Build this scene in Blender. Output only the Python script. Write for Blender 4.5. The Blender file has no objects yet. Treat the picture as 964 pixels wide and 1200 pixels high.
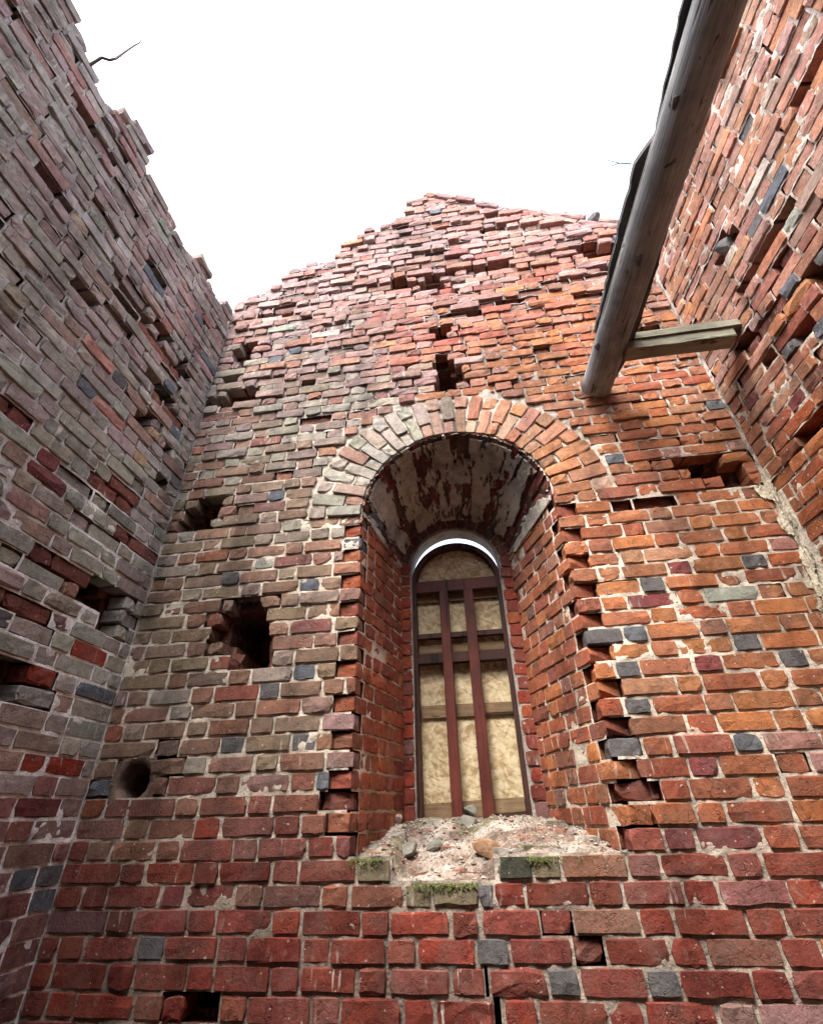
import bpy, bmesh, math, random
import numpy as np
from mathutils import Matrix, Vector

C = bpy.context.scene.collection
R_ = math.radians
random.seed(7)
rng = np.random.default_rng(7)

# ------------------------------------------------------------------ camera
FPX = 551.73
cF = np.array([-0.11423429, 0.83021211, 0.54561743])
cR = np.array([0.98840534, 0.15027659, -0.02172156])
cU = np.array([0.10002703, -0.53680983, 0.83775282])
CAM = np.array([0.0, -2.5, 0.0])
cam = bpy.data.cameras.new("camera")
cam_o = bpy.data.objects.new("camera", cam)
C.objects.link(cam_o)
cam.sensor_fit = 'HORIZONTAL'
cam.sensor_width = 36.0
cam.lens = FPX / 964 * 36
cam.clip_end = 2000
cam_o.matrix_world = Matrix(((cR[0], cU[0], -cF[0], CAM[0]), (cR[1], cU[1], -cF[1], CAM[1]),
                             (cR[2], cU[2], -cF[2], CAM[2]), (0, 0, 0, 1)))
bpy.context.scene.camera = cam_o

# ------------------------------------------------------------------ sky, sun, exposure
SUN_EL, SUN_AZ = 60.0, 203.0          # azimuth clockwise from +Y: light comes from behind-left, above
sc = bpy.context.scene
w = bpy.data.worlds.new("World"); sc.world = w; w.use_nodes = True
nt = w.node_tree
sky = nt.nodes.new('ShaderNodeTexSky')
sky.sky_type = 'NISHITA'; sky.sun_disc = False
sky.sun_elevation = R_(SUN_EL); sky.sun_rotation = R_(SUN_AZ)
sky.air_density = 1.0; sky.dust_density = 4.0; sky.ozone_density = 1.0
bg = nt.nodes['Background']; bg.inputs[1].default_value = 0.15
hs = nt.nodes.new('ShaderNodeHueSaturation')          # overcast: the sky's colour is washed out
hs.inputs['Saturation'].default_value = .52
nt.links.new(sky.outputs[0], hs.inputs['Color']); nt.links.new(hs.outputs[0], bg.inputs[0])
sd = bpy.data.lights.new("sun", 'SUN'); sd.energy = 0.65; sd.angle = R_(22); sd.color = (1.0, 0.95, 0.87)
so = bpy.data.objects.new("sun", sd); C.objects.link(so)
dirv = Vector((math.sin(R_(SUN_AZ)) * math.cos(R_(SUN_EL)), math.cos(R_(SUN_AZ)) * math.cos(R_(SUN_EL)), math.sin(R_(SUN_EL))))
so.rotation_euler = dirv.to_track_quat('Z', 'Y').to_euler()
so.location = (-6, -6, 12)
sc.view_settings.view_transform = 'Standard'
sc.view_settings.look = 'None'
sc.view_settings.gamma = 1.0
sc.view_settings.exposure = 2.62
sc.render.engine = 'CYCLES'
sc.cycles.max_bounces = 8
sc.cycles.diffuse_bounces = 6

# ------------------------------------------------------------------ small helpers
_T = np.random.default_rng(3).random((256, 256))
def vn(u, v, s=1.0, seed=0):
    """smooth value noise 0..1"""
    u = np.asarray(u, float) * s + seed * 17.31; v = np.asarray(v, float) * s + seed * 9.77
    iu = np.floor(u).astype(int); iv = np.floor(v).astype(int)
    fu = u - iu; fv = v - iv
    fu = fu * fu * (3 - 2 * fu); fv = fv * fv * (3 - 2 * fv)
    a = _T[iu % 256, iv % 256]; b = _T[(iu + 1) % 256, iv % 256]
    c = _T[iu % 256, (iv + 1) % 256]; d = _T[(iu + 1) % 256, (iv + 1) % 256]
    return (a * (1 - fu) + b * fu) * (1 - fv) + (c * (1 - fu) + d * fu) * fv
def fbm(u, v, s=1.0, seed=0):
    return (vn(u, v, s, seed) + .5 * vn(u, v, s * 2.1, seed + 1) + .25 * vn(u, v, s * 4.3, seed + 2)) / 1.75

def mesh_np(name, verts, faces, mat, smooth=None, cols=None):
    me = bpy.data.meshes.new(name)
    me.from_pydata([tuple(v) for v in verts], [], faces)
    if smooth is not None:
        me.polygons.foreach_set('use_smooth', np.broadcast_to(smooth, len(faces)).astype(bool))
    if cols is not None:
        a = me.color_attributes.new('bc', 'FLOAT_COLOR', 'POINT')
        cc = np.ones((len(verts), 4), np.float32); cc[:, :3] = cols
        a.data.foreach_set('color', cc.ravel())
    me.materials.append(mat)
    me.update()
    return me

def link(name, me, parent=None, mw=None):
    o = bpy.data.objects.new(name, me); C.objects.link(o)
    if parent is not None: o.parent = parent
    if mw is not None: o.matrix_local = mw
    return o

def tag(o, label=None, cat=None, group=None, kind=None):
    if label: o['label'] = label
    if cat: o['category'] = cat
    if group: o['group'] = group
    if kind: o['kind'] = kind
    return o

def empty(name, loc, label, cat, group=None):
    o = bpy.data.objects.new(name, None); C.objects.link(o); o.location = loc
    o.empty_display_size = .1
    return tag(o, label, cat, group)

def proj(p):
    d = np.asarray(p) - CAM
    z = d @ cF
    return np.array([482 + FPX * (d @ cR) / z, 600 - FPX * (d @ cU) / z]), z

# ------------------------------------------------------------------ materials
def newmat(name, rough=.9):
    m = bpy.data.materials.new(name); m.use_nodes = True
    b = m.node_tree.nodes['Principled BSDF']
    b.inputs['Roughness'].default_value = rough
    b.inputs['Specular IOR Level'].default_value = .25
    return m, m.node_tree, b
class N:
    """tiny node helper"""
    def __init__(s, nt): s.nt = nt
    def n(s, t, **k):
        x = s.nt.nodes.new(t)
        for a, v in k.items(): setattr(x, a, v)
        return x
    def l(s, a, b): s.nt.links.new(a, b)
    def noise(s, vec, scale, detail=3, rough=.55, dist=0):
        x = s.n('ShaderNodeTexNoise'); x.inputs['Scale'].default_value = scale
        x.inputs['Detail'].default_value = detail; x.inputs['Roughness'].default_value = rough
        x.inputs['Distortion'].default_value = dist
        s.l(vec, x.inputs['Vector']); return x.outputs['Fac']
    def ramp(s, fac, stops):
        x = s.n('ShaderNodeValToRGB'); e = x.color_ramp.elements
        while len(e) < len(stops): e.new(.5)
        for i, (p, c) in enumerate(stops):
            e[i].position = p; e[i].color = (c, c, c, 1) if isinstance(c, (int, float)) else (*c, 1)
        s.l(fac, x.inputs[0]); return x.outputs[0]
    def mix(s, fac, a, b, mode='MIX'):
        x = s.n('ShaderNodeMix', data_type='RGBA', blend_type=mode)
        for v, i in ((fac, 0), (a, 6), (b, 7)):
            if isinstance(v, (int, float)): x.inputs[i].default_value = v
            elif isinstance(v, tuple): x.inputs[i].default_value = (*v, 1)
            else: s.l(v, x.inputs[i])
        return x.outputs[2]
    def math(s, op, a, b=0.0):
        x = s.n('ShaderNodeMath', operation=op)
        for v, i in ((a, 0), (b, 1)):
            if isinstance(v, (int, float)): x.inputs[i].default_value = v
            else: s.l(v, x.inputs[i])
        return x.outputs[0]
    def mapping(s, vec, scale, rot=(0, 0, 0)):
        x = s.n('ShaderNodeMapping'); x.inputs['Scale'].default_value = scale; x.inputs['Rotation'].default_value = rot
        s.l(vec, x.inputs['Vector']); return x.outputs[0]
    def bump(s, h, strength, dist, normal=None):
        x = s.n('ShaderNodeBump'); x.inputs['Strength'].default_value = strength; x.inputs['Distance'].default_value = dist
        s.l(h, x.inputs['Height'])
        if normal is not None: s.l(normal, x.inputs['Normal'])
        return x.outputs[0]

def brick_material():
    m, t, b = newmat('brick_clay', .92)
    k = N(t)
    pos = k.n('ShaderNodeNewGeometry').outputs['Position']
    at = k.n('ShaderNodeAttribute', attribute_name='bc').outputs['Color']
    ob = k.n('ShaderNodeObjectInfo').outputs['Color']
    base = k.mix(1.0, at, ob, 'MULTIPLY')
    n1 = k.noise(pos, 22, 4, .65)
    n2 = k.noise(pos, 75, 3, .6)
    n3 = k.noise(pos, 7, 3, .6, .6)
    base = k.mix(1.0, base, k.ramp(n1, [(.25, .62), (.5, 1.0), (.78, 1.28)]), 'MULTIPLY')
    # sooty / algae film in large soft patches and exposed clay
    film = k.ramp(n3, [(.45, 0.0), (.68, .55)])
    base = k.mix(film, base, k.mix(.5, base, (.135, .12, .10)))
    # pits and cracks
    v = k.n('ShaderNodeTexVoronoi', feature='DISTANCE_TO_EDGE'); v.inputs['Scale'].default_value = 26
    wv = k.mix(.35, pos, k.n('ShaderNodeTexNoise').outputs['Color'])
    wn = k.n('ShaderNodeTexNoise'); wn.inputs['Scale'].default_value = 18; wn.inputs['Detail'].default_value = 3
    k.l(pos, wn.inputs['Vector'])
    add = k.n('ShaderNodeVectorMath', operation='MULTIPLY_ADD'); k.l(wn.outputs['Color'], add.inputs[0])
    add.inputs[1].default_value = (.09, .09, .09); k.l(pos, add.inputs[2])
    k.l(add.outputs[0], v.inputs['Vector'])
    crack = k.ramp(v.outputs['Distance'], [(0.0, 0.0), (.05, 1.0)])
    gate = k.ramp(k.noise(pos, 9, 2), [(.5, 0.0), (.62, 1.0)])
    crk = k.math('MULTIPLY', k.math('SUBTRACT', 1.0, crack), gate)
    base = k.mix(k.math('MULTIPLY', crk, .55), base, k.mix(1.0, base, (.35, .3, .3), 'MULTIPLY'))
    pit = k.ramp(n2, [(.30, 0.0), (.42, 1.0)])
    base = k.mix(k.math('MULTIPLY', k.math('SUBTRACT', 1.0, pit), .5), base, k.mix(1.0, base, (.4, .36, .36), 'MULTIPLY'))
    st = k.math('MULTIPLY', k.noise(k.mapping(pos, (3.2, 3.2, .55)), 1.0, 5, .65), 1.0)
    base = k.mix(1.0, base, k.ramp(st, [(.34, .55), (.5, 1.0), (.66, 1.22)]), 'MULTIPLY')
    # lime bloom: vertical drips and flecks
    dr = k.noise(k.mapping(pos, (1, 1, .14)), 34, 3, .6)
    drg = k.noise(pos, 2.6, 3, .6)
    drip = k.math('MULTIPLY', k.ramp(dr, [(.60, 0.0), (.68, 1.0)]), k.ramp(drg, [(.54, 0.0), (.66, .8)]))
    fl = k.math('MULTIPLY', k.ramp(k.noise(pos, 48, 2, .5), [(.70, 0.0), (.73, 1.0)]), .6)
    fl2 = k.math('MULTIPLY', k.ramp(k.noise(pos, 16, 5, .7), [(.60, 0.0), (.75, 1.0)]), .26)
    lime = k.math('MINIMUM', k.math('ADD', k.math('ADD', drip, fl), fl2), 1.0)
    base = k.mix(lime, base, (.55, .50, .43))
    k.l(base, b.inputs['Base Color'])
    nb = k.bump(n1, .5, .009)
    nb = k.bump(n2, .6, .005, nb)
    nb = k.bump(k.noise(pos, 260, 2, .6), .35, .0025, nb)
    nb = k.bump(k.math('MULTIPLY', crk, -1.0), .55, .006, nb)
    k.l(nb, b.inputs['Normal'])
    return m

def mortar_material(name='lime_mortar'):
    m, t, b = newmat(name, .95)
    k = N(t)
    pos = k.n('ShaderNodeNewGeometry').outputs['Position']
    at = k.n('ShaderNodeAttribute', attribute_name='bc').outputs['Color']
    n1 = k.noise(pos, 14, 5, .7); n2 = k.noise(pos, 90, 3, .6)
    base = k.mix(1.0, at, k.ramp(n1, [(.25, .50), (.5, .95), (.75, 1.2)]), 'MULTIPLY')
    st = k.noise(k.mapping(pos, (3.2, 3.2, .55)), 1.0, 5, .65)
    base = k.mix(1.0, base, k.ramp(st, [(.34, .55), (.5, 1.0), (.66, 1.15)]), 'MULTIPLY')
    base = k.mix(k.ramp(n2, [(.3, .6), (.5, 0.0)]), base, k.mix(1.0, base, (.45, .4, .36), 'MULTIPLY'))
    k.l(base, b.inputs['Base Color'])
    nb = k.bump(n1, .6, .02); nb = k.bump(n2, .7, .006, nb)
    k.l(nb, b.inputs['Normal'])
    return m

def wood_material(name, c1, c2, axis, rough=.8, grain=1.0):
    m, t, b = newmat(name, rough)
    k = N(t)
    oc = k.n('ShaderNodeTexCoord').outputs['Object']
    s = [1, 1, 1]; s[axis] = .05
    vec = k.mapping(oc, tuple(s))
    g = k.noise(vec, 60, 5, .65, .4)
    g2 = k.noise(k.mapping(oc, tuple(x * 1.0 for x in s)), 14, 3, .6)
    blotch = k.noise(oc, 3.5, 4, .65)
    col = k.mix(k.ramp(g, [(.3, 0.0), (.7, 1.0)]), c1, c2)
    col = k.mix(1.0, col, k.ramp(blotch, [(.3, .55), (.7, 1.35)]), 'MULTIPLY')
    crk = k.math('MULTIPLY', k.ramp(g2, [(.36, 0.0), (.40, 1.0)]), k.ramp(k.noise(k.mapping(oc, tuple(.35 if q == axis else 1 for q in range(3))), 26, 3, .6, .8), [(.30, .15), (.36, 1.0)]))
    col = k.mix(crk, k.mix(1.0, col, (.22, .2, .18), 'MULTIPLY'), col)
    k.l(col, b.inputs['Base Color'])
    nb = k.bump(g, .5 * grain, .006); nb = k.bump(crk, .6 * grain, .006, nb)
    k.l(nb, b.inputs['Normal'])
    return m

def osb_material():
    m, t, b = newmat('osb_board', .75)
    k = N(t)
    oc = k.n('ShaderNodeTexCoord').outputs['Object']
    cols = []
    hs = []
    for i, (ang, sc_) in enumerate(((.25, 1.0), (-.5, 1.25), (1.0, .9), (-1.2, 1.1))):
        wn = k.n('ShaderNodeTexNoise'); wn.inputs['Scale'].default_value = 5
        k.l(oc, wn.inputs['Vector'])
        ad = k.n('ShaderNodeVectorMath', operation='MULTIPLY_ADD'); k.l(wn.outputs['Color'], ad.inputs[0])
        ad.inputs[1].default_value = (.02, .02, .02); k.l(oc, ad.inputs[2])
        mp = k.mapping(k.mapping(ad.outputs[0], (1, 1, 1), (0, ang, 0)), (10 * sc_, .01, 46 * sc_))
        v = k.n('ShaderNodeTexVoronoi'); v.inputs['Scale'].default_value = 1.0
        k.l(mp, v.inputs['Vector'])
        sp = k.n('ShaderNodeSeparateColor'); k.l(v.outputs['Color'], sp.inputs[0])
        cols.append(sp.outputs[0]); hs.append(sp.outputs[1])
    a = k.math('MAXIMUM', k.math('MULTIPLY', cols[0], hs[1]), k.math('MULTIPLY', cols[1], hs[0]))
    c = k.math('MAXIMUM', k.math('MULTIPLY', cols[2], hs[3]), k.math('MULTIPLY', cols[3], hs[2]))
    f = k.math('ADD', k.math('MULTIPLY', a, .6), k.math('MULTIPLY', c, .5))
    col = k.ramp(f, [(.1, (.36, .25, .13)), (.4, (.58, .46, .27)), (.75, (.74, .63, .42))])
    col = k.mix(1.0, col, k.ramp(k.noise(oc, 2.5, 3), [(.3, .75), (.7, 1.15)]), 'MULTIPLY')
    k.l(col, b.inputs['Base Color'])
    k.l(k.bump(f, .5, .004), b.inputs['Normal'])
    return m

def plain_material(name, c, rough=.7, var=.35, scale=20, bumpd=.004):
    m, t, b = newmat(name, rough)
    k = N(t)
    pos = k.n('ShaderNodeNewGeometry').outputs['Position']
    n1 = k.noise(pos, scale, 4, .65)
    col = k.mix(1.0, c, k.ramp(n1, [(.25, 1 - var), (.75, 1 + var)]), 'MULTIPLY')
    k.l(col, b.inputs['Base Color'])
    k.l(k.bump(k.noise(pos, scale * 4, 3), .5, bumpd), b.inputs['Normal'])
    return m

M_BRICK = brick_material()
M_MORTAR = mortar_material()
M_LOG = wood_material('weathered_log', (.15, .158, .165), (.32, .32, .31), 1, .85, 1.6)
M_PLANK = wood_material('dark_plank', (.055, .053, .052), (.12, .115, .11), 1)
M_STRUT = wood_material('mossy_timber', (.12, .115, .085), (.25, .24, .175), 0)
M_POST = wood_material('red_brown_paint', (.085, .020, .014), (.125, .032, .022), 2, .55, .5)
M_FRAME = wood_material('dark_frame_paint', (.04, .016, .013), (.07, .027, .02), 2, .6, .5)
M_BATTEN = wood_material('batten_wood', (.16, .10, .055), (.27, .185, .105), 0)
M_OSB = osb_material()
M_STONE = plain_material('field_stone', (.16, .155, .13), .9, .4, 14, .01)
M_MOSS = plain_material('moss', (.085, .10, .028), 1.0, .5, 60, .01)
M_DRYGRASS = plain_material('dry_stem', (.12, .105, .06), 1.0, .4, 30)
M_TWIG = plain_material('twig_bark', (.06, .045, .035), .9, .3, 40)
M_EARTH = plain_material('earth', (.10, .085, .065), 1.0, .4, 6, .02)

# ------------------------------------------------------------------ brick variants
BL, BH, BD = {'S': .236, 'H': .114}, .0745, .112
NX, NZ = 3, 2
def brick_variant(kind, r, rough=1.0):
    L = BL[kind]; c = .0045 * (0.6 + .9 * r.random()) * (1 + .5 * (rough - 1))
    xs = np.linspace(-L / 2 + c, L / 2 - c, NX + 1); zs = np.linspace(-BH / 2 + c, BH / 2 - c, NZ + 1)
    V = []; idx = {}
    for i, x in enumerate(xs):
        for j, z in enumerate(zs):
            idx[i, j] = len(V)
            edge = i in (0, NX) or j in (0, NZ)
            y = r.normal(0, .0012) * rough + (.0009 * rough if edge else 0)
            V.append([x + r.normal(0, .0022) * rough, y, z + r.normal(0, .0022) * rough])
    ring = [(i, 0) for i in range(NX)] + [(NX, j) for j in range(NZ)] + [(i, NZ) for i in range(NX, 0, -1)] + [(0, j) for j in range(NZ, 0, -1)]
    corners = {(0, 0), (NX, 0), (NX, NZ), (0, NZ)}
    chip = {q: r.random() < .13 * rough for q in corners}
    o1, o2 = [], []
    for (i, j) in ring:
        x = -L / 2 + L * i / NX; z = -BH / 2 + BH * j / NZ
        y = c * (1 + .5 * r.random())
        dx, dz = r.normal(0, .0022, 2) * rough
        if (i, j) in corners:
            q = .004 + (.016 * r.random() if chip[i, j] else 0)
            x -= math.copysign(q, x); z -= math.copysign(q * .7, z)
            if chip[i, j]:
                y += .012; V[idx[i, j]][1] += .006; V[idx[i, j]][0] -= math.copysign(.006, x)
        o1.append(len(V)); V.append([x + dx, y, z + dz])
    for (i, j) in ring:
        x = -L / 2 + L * i / NX; z = -BH / 2 + BH * j / NZ
        o2.append(len(V)); V.append([x * .985, BD, z * .96])
    Fc, sm = [], []
    for i in range(NX):
        for j in range(NZ):
            Fc.append((idx[i, j], idx[i + 1, j], idx[i + 1, j + 1], idx[i, j + 1])); sm.append(False)
    n = len(ring)
    for k in range(n):
        k2 = (k + 1) % n
        Fc.append((o1[k], o1[k2], idx[ring[k2]], idx[ring[k]])); sm.append(False)
        Fc.append((o2[k], o2[k2], o1[k2], o1[k])); sm.append(False)
    return np.array(V), Fc, np.array(sm)
_vr = np.random.default_rng(11)
VAR = {}
for kd in 'SH':
    for tier, ro in (('a', .55), ('b', 1.0), ('c', 1.9)):
        VAR[kd + tier] = [brick_variant(kd, _vr, ro) for _ in range(10)]
VMESH = {}
def vmesh(key, i):
    if (key, i) not in VMESH:
        V, Fc, sm = VAR[key][i]
        VMESH[key, i] = mesh_np('brick', V, Fc, M_BRICK, sm, np.ones((len(V), 3)))
    return VMESH[key, i]

class Wall:
    def __init__(s, root): s.root = root; s.items = {}
    def add(s, name, M, L, H, D, col, tier='a'):
        kind = 'S' if L > .17 else 'H'
        sc_ = np.array([L / BL[kind], D / BD, H / BH])
        M = np.array(M, float); M2 = M.copy(); M2[:3, :3] = M[:3, :3] * sc_
        if random.random() < .5:                      # turn end for end, same face out
            M2 = M2 @ np.diag([-1, 1, -1, 1])
        s.items.setdefault(name, []).append((M2, kind + tier, random.randrange(10), col, M, L, H))
    def build(s, limit=300):
        for name, its in s.items.items():
            sc_ = []
            for it in its:
                M, L, H = it[4], it[5], it[6]
                pts = [(M @ np.array([a * L / 2, 0, b * H / 2, 1]))[:3] for a, b in ((-1, -1), (1, -1), (1, 1), (-1, 1))]
                pr = [proj(p) for p in pts]
                if min(q[1] for q in pr) < .15: sc_.append(-1); continue
                P2 = [q[0] for q in pr]
                cx = sum(q[0] for q in P2) / 4; cy = sum(q[1] for q in P2) / 4
                ar = .5 * sum(P2[i][0] * P2[(i + 1) % 4][1] - P2[(i + 1) % 4][0] * P2[i][1] for i in range(4))
                facing = ((np.mean(pts, 0) - CAM) @ M[:3, 1]) > 0
                inside = 4 < cx < 960 and 4 < cy < 1196
                sc_.append(abs(ar) if inside and facing else 0)
            order = np.argsort(sc_)[::-1]
            single = [i for i in order[:limit] if sc_[i] > 0]
            ss = set(single)
            for i in single:
                M2, key, vi, col = its[i][:4]
                o = link(name, vmesh(key, vi), s.root, Matrix(M2.tolist()))
                o.color = (*col, 1)
            rest = [its[i] for i in range(len(its)) if i not in ss]
            if rest:
                Vs, Fs, Ss, Cs = [], [], [], []; off = 0
                for it in rest:
                    V, Fc, sm = VAR[it[1]][it[2]]
                    W = V + rng.normal(0, .0012, V.shape)
                    W = W @ it[0][:3, :3].T + it[0][:3, 3]
                    Vs.append(W); Cs.append(np.repeat(np.array(it[3])[None], len(V), 0))
                    Fs += [tuple(a + off for a in f) for f in Fc]; Ss.append(sm); off += len(V)
                me = mesh_np(name, np.concatenate(Vs), Fs, M_BRICK, np.concatenate(Ss), np.concatenate(Cs))
                o = link('brickwork', me, s.root); o['kind'] = 'stuff'

def frame_matrix(O, U, Nn, u, v, wv, tilt=0.0, yaw=0.0):
    """brick matrix: local x along U, y into the wall, z up"""
    U = np.array(U, float); Nn = np.array(Nn, float); Z = np.cross(U, -Nn)
    c, s_ = math.cos(tilt), math.sin(tilt)
    X = U * c + Z * s_; Zz = -U * s_ + Z * c; Y = -Nn
    c, s_ = math.cos(yaw), math.sin(yaw)
    X2 = X * c + Y * s_; Y2 = -X * s_ + Y * c
    M = np.eye(4); M[:3, 0] = X2; M[:3, 1] = Y2; M[:3, 2] = Zz
    M[:3, 3] = np.array(O) + U * u + Z * v + Nn * wv
    return M

PITCH = .0865
Z0 = -.054 - PITCH * 17           # a course boundary, just at the floor
def in_hole(holes, u, v):
    for h in holes:
        if h[0] == 'e':
            _, cu, cv, ru, rv = h[:5]
            if ((u - cu) / ru) ** 2 + ((v - cv) / rv) ** 2 < 1: return h
        else:
            if h[1] <= u <= h[2] and h[3] <= v <= h[4]: return h
    return None

def lay(wall, name, O, U, Nn, intervals, z_lo, z_hi, colf, woff, holes=(), sunk=(), top=None, cuts=None, tierf=None,
        start=0.0, wav=.007, jitter=1.0, lens=(.236, .114), missing=None):
    """courses of alternating stretchers and headers"""
    S, H = lens; J = .0115
    P = S + H + 2 * J
    row = int(round((z_lo - Z0) / PITCH))
    z = Z0 + row * PITCH
    while z < z_hi:
        rowj = random.uniform(-.04, .04)
        for (ua, ub) in intervals(row, z):
            u = ua
            ph = (start + (row % 2) * P / 2 + rowj - ua) % P   # first pattern origin right of ua
            # walk pieces from the pattern origin left of ua
            pos = ua + ph - P
            pieces = []
            while pos < ub:
                for Lb in (S, H):
                    Lj = Lb * (1 + random.uniform(-.07, .07) * jitter)
                    pieces.append([pos, pos + Lj]); pos += Lj + J * random.uniform(.7, 1.3)
            pieces = [[max(a, ua + .002), min(b, ub - .002)] for a, b in pieces if b > ua + .004 and a < ub - .004]
            if len(pieces) > 1 and pieces[0][1] - pieces[0][0] < .05: pieces[1][0] = pieces[0][0]; pieces.pop(0)
            if len(pieces) > 1 and pieces[-1][1] - pieces[-1][0] < .05: pieces[-2][1] = pieces[-1][1]; pieces.pop()
            for a, b in pieces:
                if b - a > .34:
                    m_ = a + (b - a) * .62; sub = [(a, m_ - .006), (m_ + .006, b)]
                else: sub = [(a, b)]
                for a, b in sub:
                    zc = z + PITCH / 2
                    uc = (a + b) / 2
                    if top is not None and zc > float(top(uc)) - .03 + random.uniform(-.022, .022): continue
                    full = True
                    if holes:
                        us = np.linspace(a, b, 9)
                        ok = [in_hole(holes, q, zc) is None for q in us]
                        if not all(ok):
                            cuts.append((a - .013, b + .013, z - .002, z + PITCH + .002))
                            best = (0, 0); i = 0
                            while i < 9:
                                if ok[i]:
                                    j = i
                                    while j + 1 < 9 and ok[j + 1]: j += 1
                                    if j - i > best[1] - best[0]: best = (i, j)
                                    i = j + 1
                                else: i += 1
                            a2, b2 = us[best[0]], us[best[1]]
                            if b2 - a2 < .045: continue
                            a, b = a2, b2; full = False; tierf_ = 'c'
                    uc = (a + b) / 2
                    if missing is not None and random.random() < missing(uc, zc):
                        cuts.append((a - .004, b + .004, z + .004, z + PITCH - .004)); continue
                    tier = 'c' if not full else (tierf(uc, zc) if tierf else random.choice('aab'))
                    wv = woff(uc, zc)
                    col = colf(uc, zc, b - a)
                    sk = in_hole(sunk, uc, zc)
                    if sk is not None:
                        wv = -sk[5]; col = tuple(np.array((.175, .060, .045)) * random.uniform(.7, 1.2)); tier = 'c'
                        cuts.append((a - .004, b + .004, z + .003, z + PITCH - .003))
                    elif wv < -.007 and cuts is not None:
                        cuts.append((a - .003, b + .003, z + .004, z + PITCH - .004))
                    dz = (float(vn(uc, row * .22, 1.1, 5)) - .5) * 2 * wav
                    hgt = BH * random.uniform(.96, 1.05)
                    M = frame_matrix(O, U, Nn, uc, zc + dz, wv, random.gauss(0, .005) * jitter, random.gauss(0, .008) * jitter)
                    wall.add(name, M, b - a, hgt, BD, col, tier)
        z += PITCH; row += 1

def sheet(name, O, U, Nn, u0, u1, v0, v1, step, inside, recess, color, cuts, parent, rag=True):
    """the mortar bed: an uneven surface just behind the brick faces, open where bricks are gone"""
    U = np.array(U, float); Nn = np.array(Nn, float); Z = np.cross(U, -Nn)
    nu = int((u1 - u0) / step) + 1; nv = int((v1 - v0) / step) + 1
    us = np.linspace(u0, u1, nu); vs = np.linspace(v0, v1, nv)
    UU, VV = np.meshgrid(us, vs, indexing='ij')
    W = np.minimum(recess(UU, VV), -.0015)
    Pn = np.array(O)[None, None] + UU[..., None] * U + VV[..., None] * Z + W[..., None] * Nn
    cu = (UU[:-1, :-1] + UU[1:, 1:]) / 2; cv = (VV[:-1, :-1] + VV[1:, 1:]) / 2
    keep = inside(cu, cv)
    for (a, b, c, d) in cuts:
        i0 = max(0, int((a - u0) / (us[1] - us[0])) - 1); i1 = int((b - u0) / (us[1] - us[0])) + 2
        j0 = max(0, int((c - v0) / (vs[1] - vs[0])) - 1); j1 = int((d - v0) / (vs[1] - vs[0])) + 2
        sl = (slice(i0, i1), slice(j0, j1))
        keep[sl] &= ~((cu[sl] > a) & (cu[sl] < b) & (cv[sl] > c) & (cv[sl] < d))
    ii, jj = np.nonzero(keep)
    f = np.stack([ii * nv + jj, (ii + 1) * nv + jj, (ii + 1) * nv + jj + 1, ii * nv + jj + 1], 1)
    used = np.unique(f); remap = -np.ones(nu * nv, int); remap[used] = np.arange(len(used))
    me = mesh_np(name, Pn.reshape(-1, 3)[used], [tuple(x) for x in remap[f].tolist()], M_MORTAR, True, color(UU, VV).reshape(-1, 3)[used])
    return link(name, me, parent)

def core(name, O, U, Nn, u0, u1, v0, v1, step, depth, thick, parent, col=(.17, .075, .05)):
    """the masonry behind the facing: depth(u,v) = distance of its face behind the wall plane, nan = open"""
    U = np.array(U, float); Nn = np.array(Nn, float); Z = np.cross(U, -Nn)
    nu = int(round((u1 - u0) / step)); nv = int(round((v1 - v0) / step))
    cu = u0 + (np.arange(nu) + .5) * (u1 - u0) / nu; cv = v0 + (np.arange(nv) + .5) * (v1 - v0) / nv
    D = np.full((nu, nv), np.nan)
    for i in range(nu):
        for j in range(nv): D[i, j] = depth(cu[i], cv[j])
    V, Fc = [], []
    eu = u0 + np.arange(nu + 1) * (u1 - u0) / nu; ev = v0 + np.arange(nv + 1) * (v1 - v0) / nv
    jit = rng.normal(0, .006, (nu + 1, nv + 1, 3))
    def pt(i, j, d):
        V.append(np.array(O) + U * eu[i] + Z * ev[j] - Nn * d + jit[i, j]); return len(V) - 1
    def quad(a, b, c, d): Fc.append((pt(*a), pt(*b), pt(*c), pt(*d)))
    g = lambda i, j: D[i, j] if 0 <= i < nu and 0 <= j < nv and D[i, j] == D[i, j] else thick
    for i in range(nu):
        for j in range(nv):
            d = g(i, j)
            if D[i, j] == D[i, j]:
                quad((i, j, d), (i + 1, j, d), (i + 1, j + 1, d), (i, j + 1, d))
                quad((i, j, thick), (i, j + 1, thick), (i + 1, j + 1, thick), (i + 1, j, thick))
            for (di, dj, e0, e1) in ((1, 0, (i + 1, j), (i + 1, j + 1)), (0, 1, (i, j + 1), (i + 1, j + 1))):
                d2 = g(i + di, j + dj)
                if abs(d2 - d) > 1e-6:
                    quad((*e0, d), (*e1, d), (*e1, d2), (*e0, d2))
            if i == 0 and d < thick: quad((0, j, d), (0, j + 1, d), (0, j + 1, thick), (0, j, thick))
            if j == 0 and d < thick: quad((i, 0, d), (i + 1, 0, d), (i + 1, 0, thick), (i, 0, thick))
    me = mesh_np(name, V, Fc, M_BRICK, False, np.repeat(np.array(col)[None], len(V), 0))
    return link(name, me, parent)

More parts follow.
